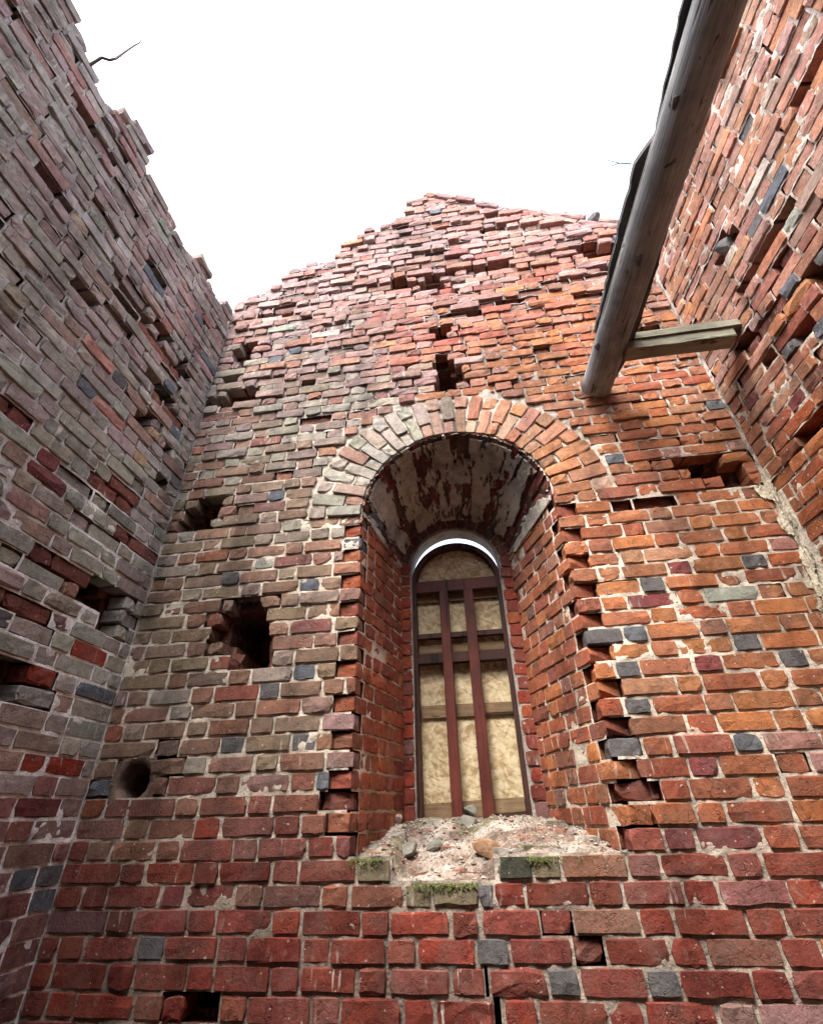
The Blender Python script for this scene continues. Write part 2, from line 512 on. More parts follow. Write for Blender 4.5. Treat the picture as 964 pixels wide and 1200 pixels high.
# ------------------------------------------------------------------ brick colours (clay tones by zone; low back wall darkened in place of shade)
PAL = {'red': (.24, .034, .018), 'deep': (.115, .014, .009), 'maroon': (.165, .043, .041), 'orange': (.43, .160, .048),
       'rust': (.34, .088, .033), 'brown': (.22, .105, .065), 'olive': (.185, .150, .095), 'greygreen': (.29, .30, .25),
       'mauve': (.285, .20, .197), 'pink': (.36, .17, .135), 'blue': (.10, .108, .125), 'slate': (.105, .098, .10), 'tan': (.33, .22, .13), 'pale': (.42, .405, .36)}
def pick(w, var=.16):
    ks = list(w); c = np.array(PAL[random.choices(ks, [max(0, w[k]) for k in ks])[0]])
    wt = {k: max(0, v) for k, v in w.items() if k not in ('blue',)}
    mean = sum(np.array(PAL[k]) * v for k, v in wt.items()) / sum(wt.values())
    if not (c == np.array(PAL['blue'])).all(): c = c + (mean - c) * random.uniform(.42, .88)
    c = c * random.uniform(1 - var, 1 + var) * np.array([random.uniform(.95, 1.05) for _ in range(3)])
    return tuple(c)
sg = lambda x: 1 / (1 + math.exp(-max(-40, min(40, x))))
def col_back(x, z, L):
    n = float(vn(x, z, 1.3, 3)) - .5
    low = sg(-(z - .15 + n * .5) * 7)
    right = sg((x - .35 + n * .5) * 5) * (1 - low)
    left = sg(-(x + .75 + n * .6) * 6) * (1 - low)
    up = sg((z - 3.75 + n) * 2.8)
    gg = math.exp(-((x + .75 + n) / .75) ** 2 - ((z - 2.55 - n * .5) / .45) ** 2)       # damp green patch left of the arch
    hot = math.exp(-((x - .15) / .8) ** 2 - ((z - 3.6) / .55) ** 2)
    w = {'red': .35 + .8 * low + .9 * hot + .2 * right, 'deep': .15 + 2.2 * low, 'maroon': .30 + .8 * low + .2 * up,
         'orange': .10 + 2.0 * right * (1 - up) + .6 * hot, 'rust': .30 + .7 * right + .3 * hot, 'tan': .45 * right * (1 - up), 'brown': (.65 + .6 * right * (1 - up) + .6 * left) * (1 - .7 * low),
         'olive': 2.1 * left * (1 - up) + .12 * low, 'greygreen': (.5 + .9 * (z > 1.5)) * left * (1 - up) + 3.4 * gg, 'mauve': .3 * left + 3.2 * up + .2,
         'pink': .9 * up + .25 * hot, 'pale': .35 * up, 'slate': (.16 + .3 * left) * (1 - .7 * low), 'blue': .09 if L < .17 else .01}
    if z > 2.4: w['olive'] *= .3; w['mauve'] += 1.2 * left
    return pick(w)
def col_left(u, z, L):
    n = float(vn(u, z, 1.6, 8)) - .5
    low = sg(-(z - .1 + n * .6) * 6); up = sg((z - 2.3 + n) * 2.5)
    w = {'pale': .8 * (1 - low) * (1 - .5 * up), 'greygreen': 2.5 * (1 - low) * (1 - .6 * up), 'mauve': .35 + 1.4 * up + .4 * low, 'brown': .3, 'maroon': .25 + .9 * low, 'red': .10 + .5 * low,
         'slate': .2 + .15 * up, 'pink': .2 * (1 - low), 'olive': .4 * (1 - low) * (1 - up), 'blue': .06, 'tan': .06}
    return pick(w)
def col_right(u, z, L):
    n = float(vn(u, z, 1.6, 13)) - .5
    low = sg(-(z - 1.75 + n * .3) * 6); up = sg((z - 2.4 + n * .5) * 4)
    w = {'orange': 1.6 * low + .9 * up + .6, 'rust': .8 * low + .5, 'red': .5 * low + .2, 'maroon': .45 * (1 - low) * (1 - up) + .05, 'mauve': .45 * (1 - low),
         'pink': 1.6 * up + .3 * (1 - low), 'pale': .5 * up, 'slate': .12 * (1 - low), 'greygreen': .35 * (1 - low), 'brown': .3, 'blue': .03, 'tan': .35 * (1 - low)}
    return pick(w)

# ================================================================== BACK WALL
XL, XR = -2.04, 1.75
back = empty('ruined_brick_wall', (0, 0, -1.5),
             'tall facing brick wall with stepped broken top and an arched window niche', 'wall')
back_parent_fix = Matrix.Translation((0, 0, 1.5))
class Root:   # children keep world coordinates although the empty stands at the foot of the wall
    pass
_prof = np.array([(-2.3, 4.25), (-2.04, 4.36), (-1.93, 4.36), (-1.83, 4.54), (-1.63, 4.58), (-1.62, 4.76), (-1.32, 4.88), (-1.0, 4.95), (-.97, 5.1), (-.79, 5.3),
                  (-.51, 5.49), (-.37, 5.64), (-.27, 5.86), (-.07, 5.99), (.295, 5.72), (.63, 5.45), (.8, 5.34), (1.11, 5.14), (1.4, 4.9), (1.6, 4.8), (1.7, 4.72), (2.2, 4.5)])
top_back = lambda u: np.interp(u, _prof[:, 0], _prof[:, 1])
def top_courses(u):        # the right-hand slope is finished with bricks laid along it
    t = top_back(u)
    return np.where(np.asarray(u) > -.05, t - .15, t)
NC, NS, NR, RO = -.06, 1.66, .61, .985         # niche mouth: centre, spring line, inner and outer arch radius
MXL, MXR = -.67, .55
SILL = Z0 + PITCH * 16                          # -0.14

def bw_intervals(row, z):
    zc = z + PITCH / 2
    if zc < SILL - PITCH: return [(XL, XR)]
    if zc < SILL: return [(XL, -.475), (-.02, XR)]
    if zc < NS - .02:
        t = row % 2
        el = MXL + .010 + .012 * (vn(row * 1.7, 3.1) - .5); er = MXR - .008 + .02 * (vn(row * 1.9, 8.1) - .5)
        return [(XL, el - (.118 if t else 0)), (er + (.108 if t else 0), XR)]
    if zc < NS + RO - .015:
        c = math.sqrt(max(0, RO ** 2 - (zc - .022 - NS) ** 2))
        return [(XL, NC - c - .006), (NC + c + .006, XR)]
    return [(XL, XR)]
def bw_woff(u, v):
    r = .003 + .005 * sg((v - 2.3) * 2) + .006 * sg((v - 4.0) * 3)
    x = random.gauss(0, r)
    pz = sg((float(fbm(u * .8, v, 2.0, 81)) - .56) * 30)
    if random.random() < .012 + (.03 + .28 * pz) * sg((v - 2.5) * 3): x -= random.uniform(.008, .010 + .022 * sg((v - 1.5) * 4))
    # the upper wall has weathered back in a broad hollow
    x -= .05 * math.exp(-((u - .1) / .7) ** 2 - ((v - 4.25) / .22) ** 2)
    return min(x, .03)
bw_holes = [('e', -1.37, .985, .135, .15, .55), ('e', -1.30, .83, .105, .12, .55), ('e', -1.40, 1.06, .10, .06, .35),
            ('e', -1.806, .187, .098, .098, .4),
            ('e', -1.80, 1.80, .08, .13, .3), ('e', -1.90, 1.76, .06, .07, .18), ('e', -1.74, 1.90, .06, .05, .2),
            ('e', 1.47, 1.78, .10, .11, .4), ('e', 1.37, 1.83, .06, .05, .25), ('e', 1.58, 1.75, .06, .05, .25), ('e', 1.60, 1.66, .07, .05, .2),
            ('e', -.02, 2.87, .085, .12, .35), ('e', -.06, 3.02, .06, .10, .3), ('e', -.05, 3.43, .055, .10, .3),
            ('e', -1.82, 3.50, .07, .14, .3), ('e', -1.75, 2.98, .13, .10, .3), ('e', -1.92, 2.93, .06, .07, .2), ('e', -1.88, 3.22, .08, .05, .16),
            ('e', -.10, 4.22, .17, .10, .2), ('e', .45, 4.32, .14, .08, .18), ('e', 1.42, 4.30, .17, .10, .2), ('e', -.42, 4.28, .08, .06, .16),
            ('r', -1.315, -1.225, SILL - 6 * PITCH + .005, SILL - 5 * PITCH, .3)]
bw_sunk = [('r', .80, 1.12, 1.50, 1.585, .05), ('r', -.72, -.60, -1.1, -1.0, .03),  ('r', .19, .30, -.46, -.39, .022),
           ('r', 1.33, 1.62, 3.05, 3.13, .05), ('r', -1.2, -1.02, 2.52, 2.60, .03), ('r', -.80, -.66, .03, .115, .04), ('r', .56, .74, .03, .115, .04)]
bw_missing = lambda u, v: .014 * sg((v - 2.9) * 4) if v > 2 else 0
bw_cuts = []
BW = Wall(back)
tier_back = lambda u, v: random.choice('aab' if v < .1 else ('abb' if v < 2.6 else 'bbc'))
lay(BW, 'brick', (0, 0, 0), (1, 0, 0), (0, -1, 0), bw_intervals, Z0, 6.1, col_back, bw_woff, bw_holes, bw_sunk, top_courses, bw_cuts,
    tier_back, start=.07, missing=bw_missing)
# bricks laid along the right-hand slope of the gable
sl0, sl1 = np.array((-.10, 5.93)), np.array((1.72, 4.66))
sd_ = sl1 - sl0; sl = np.linalg.norm(sd_); sd_ /= sl; sa = math.atan2(sd_[1], sd_[0])
for r_ in range(2):
    t = .02 + .07 * r_
    while t < sl - .1:
        L = random.choice((.236, .236, .114)) * random.uniform(.92, 1.06)
        q = sl0 + sd_ * (t + L / 2) + np.array((-sd_[1], sd_[0])) * (-(.02 + .08 * r_) + random.gauss(0, .006))
        if random.random() > .07 + .1 * (r_ == 0):
            BW.add('brick', frame_matrix((0, 0, 0), (1, 0, 0), (0, -1, 0), q[0], q[1], random.gauss(.0, .012), sa + random.gauss(0, .03)), L, BH * random.uniform(.95, 1.05), BD, col_back(q[0], q[1], L), 'c')
        t += L + .012

# settlement crack under the sill: the bed opens and bricks part along it
crack = [(-.070, -.225), (-.066, -.31), (-.085, -.36), (-.105, -.42), (-.090, -.47), (-.055, -.56), (-.06, -.75), (-.02, -1.0), (-.04, -1.5)]
crack_x = lambda v: np.interp(-v, [-c[1] for c in crack], [c[0] for c in crack])
its = BW.items['brick']; keep = []
for it in its:
    M, L, H = it[4], it[5], it[6]; x, z = M[0, 3], M[2, 3]
    rk = round((z - Z0) / PITCH); cx = float(crack_x(z)) - .03 + .04 * (float(vn(rk * 3.7, 2.2)) - .5); wd = .0015 + .011 * min(1, max(0, (-.42 - z) / .14)) * (.7 + .6 * float(vn(rk * 5.1, 6.3)))
    if z < -.22 and abs(x - cx) < L / 2 + wd:
        bw_cuts.append((cx - wd, cx + wd, z - .045, z + .045))
        for a, b in ((x - L / 2, min(cx - wd - random.uniform(0, .012), x + L / 2)), (max(cx + wd + random.uniform(-.004, .012), x - L / 2), x + L / 2)):
            if b - a > .03:
                M3 = M.copy(); M3[0, 3] = (a + b) / 2; M3[1, 3] += random.uniform(-.006, .004)
                kd = 'S' if b - a > .17 else 'H'
                M4 = M3.copy(); M4[:3, :3] = M3[:3, :3] * np.array([(b - a) / BL[kd], 1, H / BH])
                keep.append((M4, kd + 'c', it[2], it[3], M3, b - a, H))
    else: keep.append(it)
BW.items['brick'] = keep

# named odd bricks: burnt, mossy or pale ones set where the photograph shows them
def recolor(items, px, py, col, plane='back', rad=.09):
    d = cF + (px - 482) / FPX * cR - (py - 600) / FPX * cU
    if plane == 'back': p = CAM + d * (2.5 / d[1])
    elif plane == 'left': p = CAM + d * (XL / d[0])
    else:
        ta = math.tan(R_(5)); t = (XR + ta * 2.5) / (d[0] + ta * d[1]); p = CAM + d * t
    pen = .09 if col in ('blue', 'slate') else 0
    best = min(range(len(items)), key=lambda i: np.linalg.norm(items[i][4][:3, 3] - p) + (pen if items[i][5] > .17 else 0))
    it = items[best]
    if np.linalg.norm(it[4][:3, 3] - p) < rad + it[5] / 2:
        c = np.array(PAL[col] if isinstance(col, str) else col) * random.uniform(.9, 1.1)
        items[best] = it[:3] + (tuple(c),) + it[4:]
for px, py, c in [(351, 803, 'blue'), (315, 826, 'slate'), (265, 870, 'slate'), (392, 912, 'blue'), (343, 890, 'slate'), (762, 778, 'blue'), (762, 822, 'slate'), (765, 683, 'slate'),
                  (852, 863, 'blue'), (868, 660, 'slate'), (860, 690, 'greygreen'), (935, 785, 'slate'), (733, 895, 'slate'), (818, 893, 'maroon'), (752, 722, 'blue'),
                  (800, 655, 'maroon'), (745, 692, 'maroon'), (822, 791, 'maroon'), (710, 745, 'slate'), (722, 783, 'slate'), (860, 740, 'slate'), (780, 1185, 'slate'), (690, 1195, 'slate'),
                  (320, 585, 'blue'), (545, 1045, 'slate'), (565, 1108, 'slate'), (505, 1042, 'olive'), (545, 1043, 'olive'), (592, 1010, (.05, .05, .035)), (635, 1008, 'olive'), (660, 1008, 'olive'),
                  (710, 1005, 'brown'), (445, 1018, 'olive'), (408, 1020, 'maroon'), (855, 975, 'maroon'), (195, 1085, 'slate'), (205, 1055, 'maroon'), (250, 965, 'red'), (170, 1000, 'brown'),
                  (350, 410, 'blue'), (322, 420, 'blue'), (330, 388, 'greygreen'), (415, 570, 'slate'), (790, 975, 'maroon'), (255, 680, 'slate'), (300, 655, 'greygreen')]:
    recolor(BW.items['brick'], px, py, c)

# ---------------- the arch ring on the face
na = 27
for i in range(na):
    th = math.pi * (i + .5) / na
    wdt = math.pi * ((NR + RO) / 2) / na
    er = np.array((math.cos(th), math.sin(th)))
    seq = ((.236, .118), (.118, .236))[i % 2]
    r0 = NR + .004
    for L in seq:
        q = np.array((NC, NS)) + er * (r0 + L / 2)
        wd = math.pi * (r0 + L / 2) / na - .011
        x, z = q
        leftness = sg(-(x + .02) * 9)
        col = pick({'greygreen': 2.6 * leftness * (1 if th < 2.5 else .5), 'mauve': .4 * leftness, 'orange': 1.0 * (1 - leftness), 'rust': .7 * (1 - leftness) + .2 * leftness, 'pink': .5, 'pale': .3, 'brown': .5 * (1 - leftness), 'tan': .9 * (1 - leftness)})
        BW.add('arch_brick', frame_matrix((0, 0, 0), (1, 0, 0), (0, -1, 0), x, z, random.gauss(.004, .005), th + random.gauss(0, .02)), L - .008, wd, BD, col, random.choice('bbc'))
        r0 += L + .006

# ---------------- niche jambs
ND = .70
IXL, IXR = -.523, .285
def jamb(side):
    m0 = np.array((MXL if side < 0 else MXR, 0.0, 0.0)); m1 = np.array((IXL if side < 0 else IXR, ND, 0.0))
    Ld = np.linalg.norm(m1 - m0); d = (m1 - m0) / Ld
    if side < 0: U = d; O = m0; Nn = np.array((d[1], -d[0], 0)); f = lambda t: t
    else: U = -d; O = m1; Nn = np.array((-d[1], d[0], 0)); f = lambda t: Ld - t
    def inter(row, z):
        s0 = .004 if row % 2 else .122
        a, b = s0, Ld + .005
        return [(a, b)] if side < 0 else [(f(b), f(a))]
    def colf(u, v, L):
        if side < 0: return pick({'red': .9, 'rust': 1.0, 'maroon': .45, 'orange': .35, 'brown': .5, 'slate': .12, 'blue': .03})
        return pick({'red': .7, 'rust': 1.1, 'orange': .9, 'maroon': .7, 'brown': .45, 'slate': .22, 'mauve': .25})
    cuts = []
    lay(BW, 'jamb_brick', O, U, Nn, inter, SILL, NS - .04, colf, lambda u, v: random.gauss(0, .0035), (), (), None, cuts,
        lambda u, v: random.choice('aab'), start=.05 if side < 0 else .2, wav=.004, lens=(.19, .10))
    sheet('mortar_bed', O, U, Nn, 0 if side < 0 else 0.0, Ld, SILL - .1, NS + .05, .016,
          (lambda a, b: a > np.where(np.floor((b - Z0) / PITCH).astype(int) % 2 == 1, .03, .120)) if side < 0 else
          (lambda a, b: a < Ld - np.where(np.floor((b - Z0) / PITCH).astype(int) % 2 == 1, .03, .120)),
          lambda a, b: -.0085 + .012 * (fbm(a, b, 22, 4) - .5),
          lambda a, b: np.array((.62, .54, .44))[None, None] * (.8 + .4 * fbm(a, b, 3, 6))[..., None], [], back)
jamb(-1); jamb(1)

# ---------------- niche vault: a flaring arch that narrows to the window
IC, IS, IR = -.12, 1.585, .404
def cone(th, t, off=0.0):
    k = t / ND
    c = np.array((NC + (IC - NC) * k, NS + (IS - NS) * k)); r = NR + (IR - NR) * k + off
    return np.array((c[0] + r * math.cos(th), t, c[1] + r * math.sin(th)))
nv_ = 23
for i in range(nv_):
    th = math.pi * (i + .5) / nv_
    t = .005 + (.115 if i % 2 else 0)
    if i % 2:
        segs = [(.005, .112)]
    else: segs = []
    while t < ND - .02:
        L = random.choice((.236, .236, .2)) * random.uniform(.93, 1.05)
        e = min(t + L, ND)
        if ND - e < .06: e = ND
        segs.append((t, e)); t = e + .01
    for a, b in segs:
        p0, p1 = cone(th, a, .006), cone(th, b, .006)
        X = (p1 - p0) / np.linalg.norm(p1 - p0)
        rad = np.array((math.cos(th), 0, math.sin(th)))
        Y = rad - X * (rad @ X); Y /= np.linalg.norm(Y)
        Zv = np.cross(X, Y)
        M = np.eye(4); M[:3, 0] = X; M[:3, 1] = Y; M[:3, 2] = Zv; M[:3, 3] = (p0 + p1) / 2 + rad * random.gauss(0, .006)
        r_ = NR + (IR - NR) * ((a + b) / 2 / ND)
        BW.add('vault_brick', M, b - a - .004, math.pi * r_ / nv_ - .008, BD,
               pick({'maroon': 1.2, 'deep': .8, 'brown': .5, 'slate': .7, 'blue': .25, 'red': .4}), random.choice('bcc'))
def cone_sheet(name, off, thick, nth, ntt, keepf, colr, parent, mat=M_MORTAR, th0=0.0, th1=math.pi, rough=.006):
    V, Fc, cols = [], [], []
    idx = {}
    def vid(i, j, lay_):
        if (i, j, lay_) not in idx:
            th = th0 + (th1 - th0) * i / nth; t = .004 + (ND - .008) * j / ntt
            o = off + (rough * (float(fbm(th, t * 1.5, 9, 2)) - .5) if lay_ == 0 else thick)
            idx[i, j, lay_] = len(V); V.append(cone(th, t, o)); cols.append(colr)
        return idx[i, j, lay_]
    K = {(i, j) for i in range(nth) for j in range(ntt) if keepf(th0 + (th1 - th0) * (i + .5) / nth, ND * (j + .5) / ntt)}
    for (i, j) in K:
        Fc.append((vid(i, j, 0), vid(i, j + 1, 0), vid(i + 1, j + 1, 0), vid(i + 1, j, 0)))
        for di, dj, a, b in ((1, 0, (i + 1, j), (i + 1, j + 1)), (-1, 0, (i, j), (i, j + 1)), (0, 1, (i, j + 1), (i + 1, j + 1)), (0, -1, (i, j), (i + 1, j))):
            if (i + di, j + dj) not in K:
                Fc.append((vid(*a, 0), vid(*b, 0), vid(*b, 1), vid(*a, 1)))
    me = mesh_np(name, V, Fc, mat, False, np.array(cols))
    return link(name, me, parent)
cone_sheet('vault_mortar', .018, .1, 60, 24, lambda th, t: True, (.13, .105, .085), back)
# whitewash / plaster still clinging to the vault in flakes
def plaster_keep(th, t):
    n = float(fbm(th * 1.5, t * 1.1, 5.5, 21)); n2 = float(fbm(th * 3.0, t * 1.8, 11, 31))
    stripe = math.sin(th * nv_ * .5 + 3 * n) * .085
    v = .62 * n + .38 * n2 + stripe - .42
    v += .05 * math.sin(th) - .12 * max(0, (t - .52) / .18) - .2 * (t < .04)
    return v > .094
cone_sheet('plaster_remnant', -.007, .010, 210, 90, plaster_keep, (.47, .43, .37), back)

# ---------------- wall at the back of the niche with the window opening through it
WY0, WY1 = ND, .84
WXL, WXR, WSP = -.456, .200, 1.566
WCX, WR = (WXL + WXR) / 2, (WXR - WXL) / 2
def window_wall():
    path = [(WXR, -.30)] + [(WCX + WR * math.cos(a), WSP + WR * math.sin(a)) for a in np.linspace(0, math.pi, 33)] + [(WXL, -.30)]
    outer = []
    for (x, z) in path:
        dx, dz = x - WCX, z - WSP
        if z <= WSP: outer.append((WCX + math.copysign(.84, dx), z))
        else:
            l = math.hypot(dx, dz); outer.append((WCX + dx / l * 1.05, WSP + dz / l * 1.05))
    outer[1] = (WCX + .84, WSP); outer[-2] = (WCX - .84, WSP)
    V, Fc = [], []; n = len(path)
    for y in (WY0 + .006, WY1):
        V += [(x, y, z) for x, z in path]; V += [(x, y, z) for x, z in outer]
    for i in range(n - 1):
        a, b = i, i + 1
        Fc.append((a, b, n + b, n + a)); o = 2 * n
        Fc.append((o + a, o + n + a, o + n + b, o + b))
        Fc.append((a, o + a, o + b, b))
    me = mesh_np('window_reveal', V, Fc, M_MORTAR, False, np.repeat(np.array([(.36, .33, .29)]), len(V), 0))
    link('window_reveal', me, back)
    for side in (-1, 1):
        z = SILL + PITCH * .4
        k = 0
        while z < WSP - .02:
            a, b = ((IXL - .03, WXL - .006) if side < 0 else (WXR + .006, IXR + .03))
            if side > 0 and k % 2: a += .012
            BW.add('reveal_brick', frame_matrix((0, 0, 0), (1, 0, 0), (0, -1, 0), (a + b) / 2, z + PITCH / 2, -WY0 + .004 + random.gauss(0, .004)), b - a, BH, .05,
                   pick({'red': 1, 'deep': .8, 'rust': .6, 'maroon': .5, 'slate': .1}), 'b')
            z += PITCH; k += 1
    for i in range(15):
        th = math.pi * (i + .5) / 15; r = (WR + IR) / 2 + .03
        BW.add('reveal_brick', frame_matrix((0, 0, 0), (1, 0, 0), (0, -1, 0), WCX + r * math.cos(th), WSP + r * math.sin(th), -WY0 + .004, th), .10, math.pi * r / 15 - .01, .05,
               pick({'maroon': 1, 'deep': .6, 'slate': .6, 'brown': .4}), 'c')
window_wall()

# ---------------- mortar and core of the back wall
def bw_inside(u, v):
    r2 = (u - NC) ** 2 + (v - NS) ** 2
    odd = (np.floor((v - Z0) / PITCH).astype(int) % 2) == 1
    niche = ((u > MXL - .014 - .105 * odd) & (u < MXR + .014 + .105 * odd) & (v > SILL - PITCH) & (v < NS)) & ~((v < SILL) & ((u < -.47) | (u > -.03)))
    arch = (v >= NS) & (r2 < NR ** 2)
    topm = v < np.where(u > -.05, top_back(u) - .09, top_back(u) - .06)
    return ~niche & ~arch & topm
def bw_rec(u, v):
    r = .0080 + .0022 / (1 + np.exp((v + .1) * 9)) + .007 / (1 + np.exp(-(v - 2.2) * 2.2)) + .007 / (1 + np.exp(-(v - 4) * 3))
    a = .0165 + .015 / (1 + np.exp(-(v - 2.2) * 2.2))
    h = .05 * np.exp(-((u - .1) / .7) ** 2 - ((v - 4.25) / .22) ** 2)
    ring = (np.hypot(u - NC, v - NS) < RO + .03) & (v > NS)
    return -np.where(ring, .014, r) - h + a * (fbm(u, v, 23, 1) - .5)
def bw_mcol(u, v):
    n = fbm(u, v, 1.7, 9)
    c = np.empty(u.shape + (3,))
    white = 1 / (1 + np.exp((v - 1.9 - n) * 2.5))
    low = 1 / (1 + np.exp((v + .15) * 6))  # low joints darkened: shade put into the mortar colour
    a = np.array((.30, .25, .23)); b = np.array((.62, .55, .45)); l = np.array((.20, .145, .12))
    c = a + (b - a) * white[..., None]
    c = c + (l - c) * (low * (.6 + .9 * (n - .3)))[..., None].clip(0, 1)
    return c * (.75 + .5 * fbm(u, v, 6, 12))[..., None]
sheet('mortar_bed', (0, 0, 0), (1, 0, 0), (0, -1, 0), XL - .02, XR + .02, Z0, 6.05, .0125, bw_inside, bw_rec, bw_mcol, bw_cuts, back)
def bw_depth(u, v):
    if v > float(top_courses(u)) - .07: return float('nan')
    if MXL - .13 < u < MXR + .14 and SILL - PITCH < v < NS: return float('nan')
    if v >= NS and math.hypot(u - NC, v - NS) < RO - .12: return float('nan')
    if -.5 < u < 0 and SILL - 2 * PITCH < v < SILL: return .13
    h = in_hole(bw_holes, u, v)
    if h is not None: return h[5]
    if abs(u + .03 - float(crack_x(v))) < .05 and v < -.24: return .3
    return .118 + .02 * float(vn(u, v, 9, 2))
core('wall_core', (0, 0, 0), (1, 0, 0), (0, -1, 0), XL - .5, XR + .5, Z0, 6.0, .055, bw_depth, .86, back)
# round put-log socket: a lime collar and a clay-lined hole
def socket():
    cx, cz, r = -1.806, .187, .086
    V, Fc = [], []; n = 28
    for k in range(n):
        a = 2 * math.pi * k / n; ro = r * (1.55 + .28 * random.random()); ri = r * (1 + .06 * random.uniform(-1, 1))
        for rr, y in ((ro, .012), ((ro + ri) / 2, .004 + random.uniform(-.004, .004)), (ri, .012), (ri * .97, .36)):
            V.append((cx + rr * math.cos(a), y, cz + rr * math.sin(a)))
    for k in range(n):
        k2 = (k + 1) % n
        for j in range(3): Fc.append((k * 4 + j, k2 * 4 + j, k2 * 4 + j + 1, k * 4 + j + 1))
    link('socket_collar', mesh_np('socket_collar', V, Fc, M_MORTAR, True, np.repeat(np.array([(.17, .12, .095)]), len(V), 0)), back)
socket()
BW.build()

# ---------------- sill: the bottom of the niche, a broken sloping bed of lime rubble
def sill_z(x, y):
    k = np.clip(y / ND, 0, 1)
    gl, gr = -.47 + .03 * (vn(y, 3, 12, 4) - .5), -.02 + .03 * (vn(y, 7, 12, 4) - .5)
    gap = 1 / (1 + np.exp(-(x - gl) * 60)) / (1 + np.exp((x - gr) * 60))
    front = SILL - .022 - (PITCH - .012) * gap
    z = front + (.004 - front) * k ** (.8 + .25 * gap)
    n = fbm(x, y, 11, 14); st = np.floor(n * 7) / 7            # broken ledges rather than dunes
    return z + .030 * (.55 * st + .45 * n - .5) + .022 * (fbm(x, y, 30, 15) - .5) - .008
def sill():
    nx, ny = 190, 110
    V, Fc, cols = [], [], []
    for i in range(nx + 1):
        for j in range(ny + 1):
            y = .014 + (WY1 - .014) * max(0, j - 1) / (ny - 1)
            k = min(1, y / ND)
            a = MXL - .11 + (IXL - .02 - MXL + .11) * k; b = MXR + .12 + (IXR + .02 - MXR - .12) * k
            x = a + (b - a) * i / nx
            V.append((x, y, float(sill_z(x, y)) - (.09 if j == 0 else 0) + rng.normal(0, .0012)))
            n = float(fbm(x, y, 8, 18)); m = float(fbm(x, y, 5, 28)); g = float(fbm(x, y, 40, 38))
            c = np.array((.27, .22, .18)) * (.55 + .7 * n + .5 * g)
            if n < .40: c = np.array((.19, .135, .105)) * (.6 + .8 * g)
            if n > .60: c = np.array((.40, .36, .31)) * (.6 + .7 * g)
            if m > .56: c = c * .55 + np.array((.085, .09, .04)) * .45
            cols.append(c)
    for i in range(nx):
        for j in range(ny):
            a = i * (ny + 1) + j; Fc.append((a, a + ny + 1, a + ny + 2, a + 1))
    link('sill_bed', mesh_np('sill_bed', V, Fc, M_MORTAR, False, np.array(cols)), back)
    r = np.random.default_rng(31)                                # broken bats bedded in the sill
    for x, y, L in ((-.55, .10, .12), (-.60, .24, .10), (-.52, .36, .11), (.06, .07, .11), (.20, .13, .20), (.38, .10, .12), (.40, .24, .11), (.10, .30, .12), (.25, .36, .16), (-.24, .34, .10), (.31, .52, .11), (-.40, .52, .10), (-.18, .14, .08)):
        M = frame_matrix((0, 0, 0), (1, 0, 0), (0, -1, 0), x, float(sill_z(x, y)) - .016, -y, r.normal(0, .10), r.normal(0, .25))
        kd = 'S' if L > .17 else 'H'
        M[:3, :3] = M[:3, :3] * np.array([L / BL[kd], .9, .72])
        o = link('sill_bat', vmesh(kd + 'c', int(r.integers(10))), back, Matrix(M.tolist()))
        o.color = (*(np.array([(.26, .20, .16), (.19, .17, .12), (.25, .12, .085), (.30, .27, .23)][int(r.integers(4))])), 1)
sill()

def rock_mesh(name, r, sx, sy, sz, mat, seed, sub=2, col=None):
    bm = bmesh.new(); bmesh.ops.create_icosphere(bm, subdivisions=sub, radius=1)
    rr = np.random.default_rng(seed)
    pl = [(v / np.linalg.norm(v), rr.uniform(.45, .80)) for v in rr.normal(size=(13, 3))]
    for v in bm.verts:
        p = np.array(v.co)
        for n, d in pl:
            e = p @ n - d
            if e > 0: p = p - n * e * .97
        p = p * (1 + .08 * (float(fbm(p[0] + 5, p[1] + p[2] * 1.7, 2.5, seed)) - .5))
        v.co = (p[0] * sx * r, p[1] * sy * r, p[2] * sz * r)
    me = bpy.data.meshes.new(name); bm.to_mesh(me); bm.free()
    if col is not None:
        a = me.color_attributes.new('bc', 'FLOAT_COLOR', 'POINT')
        cc = np.ones((len(me.vertices), 4), np.float32); cc[:, :3] = col; a.data.foreach_set('color', cc.ravel())
    if sub < 3: me.shade_flat()
    me.materials.append(mat)
    return me
def on_sill(px, py, h=0.0):
    d = cF + (px - 482) / FPX * cR - (py - 600) / FPX * cU
    best = None
    for y in np.linspace(.02, .78, 120):
        p = CAM + d * ((y + 2.5) / d[1])
        e = p[2] - float(sill_z(p[0], y))
        if best is None or abs(e) < best[0]: best = (abs(e), p)
    return best[1]
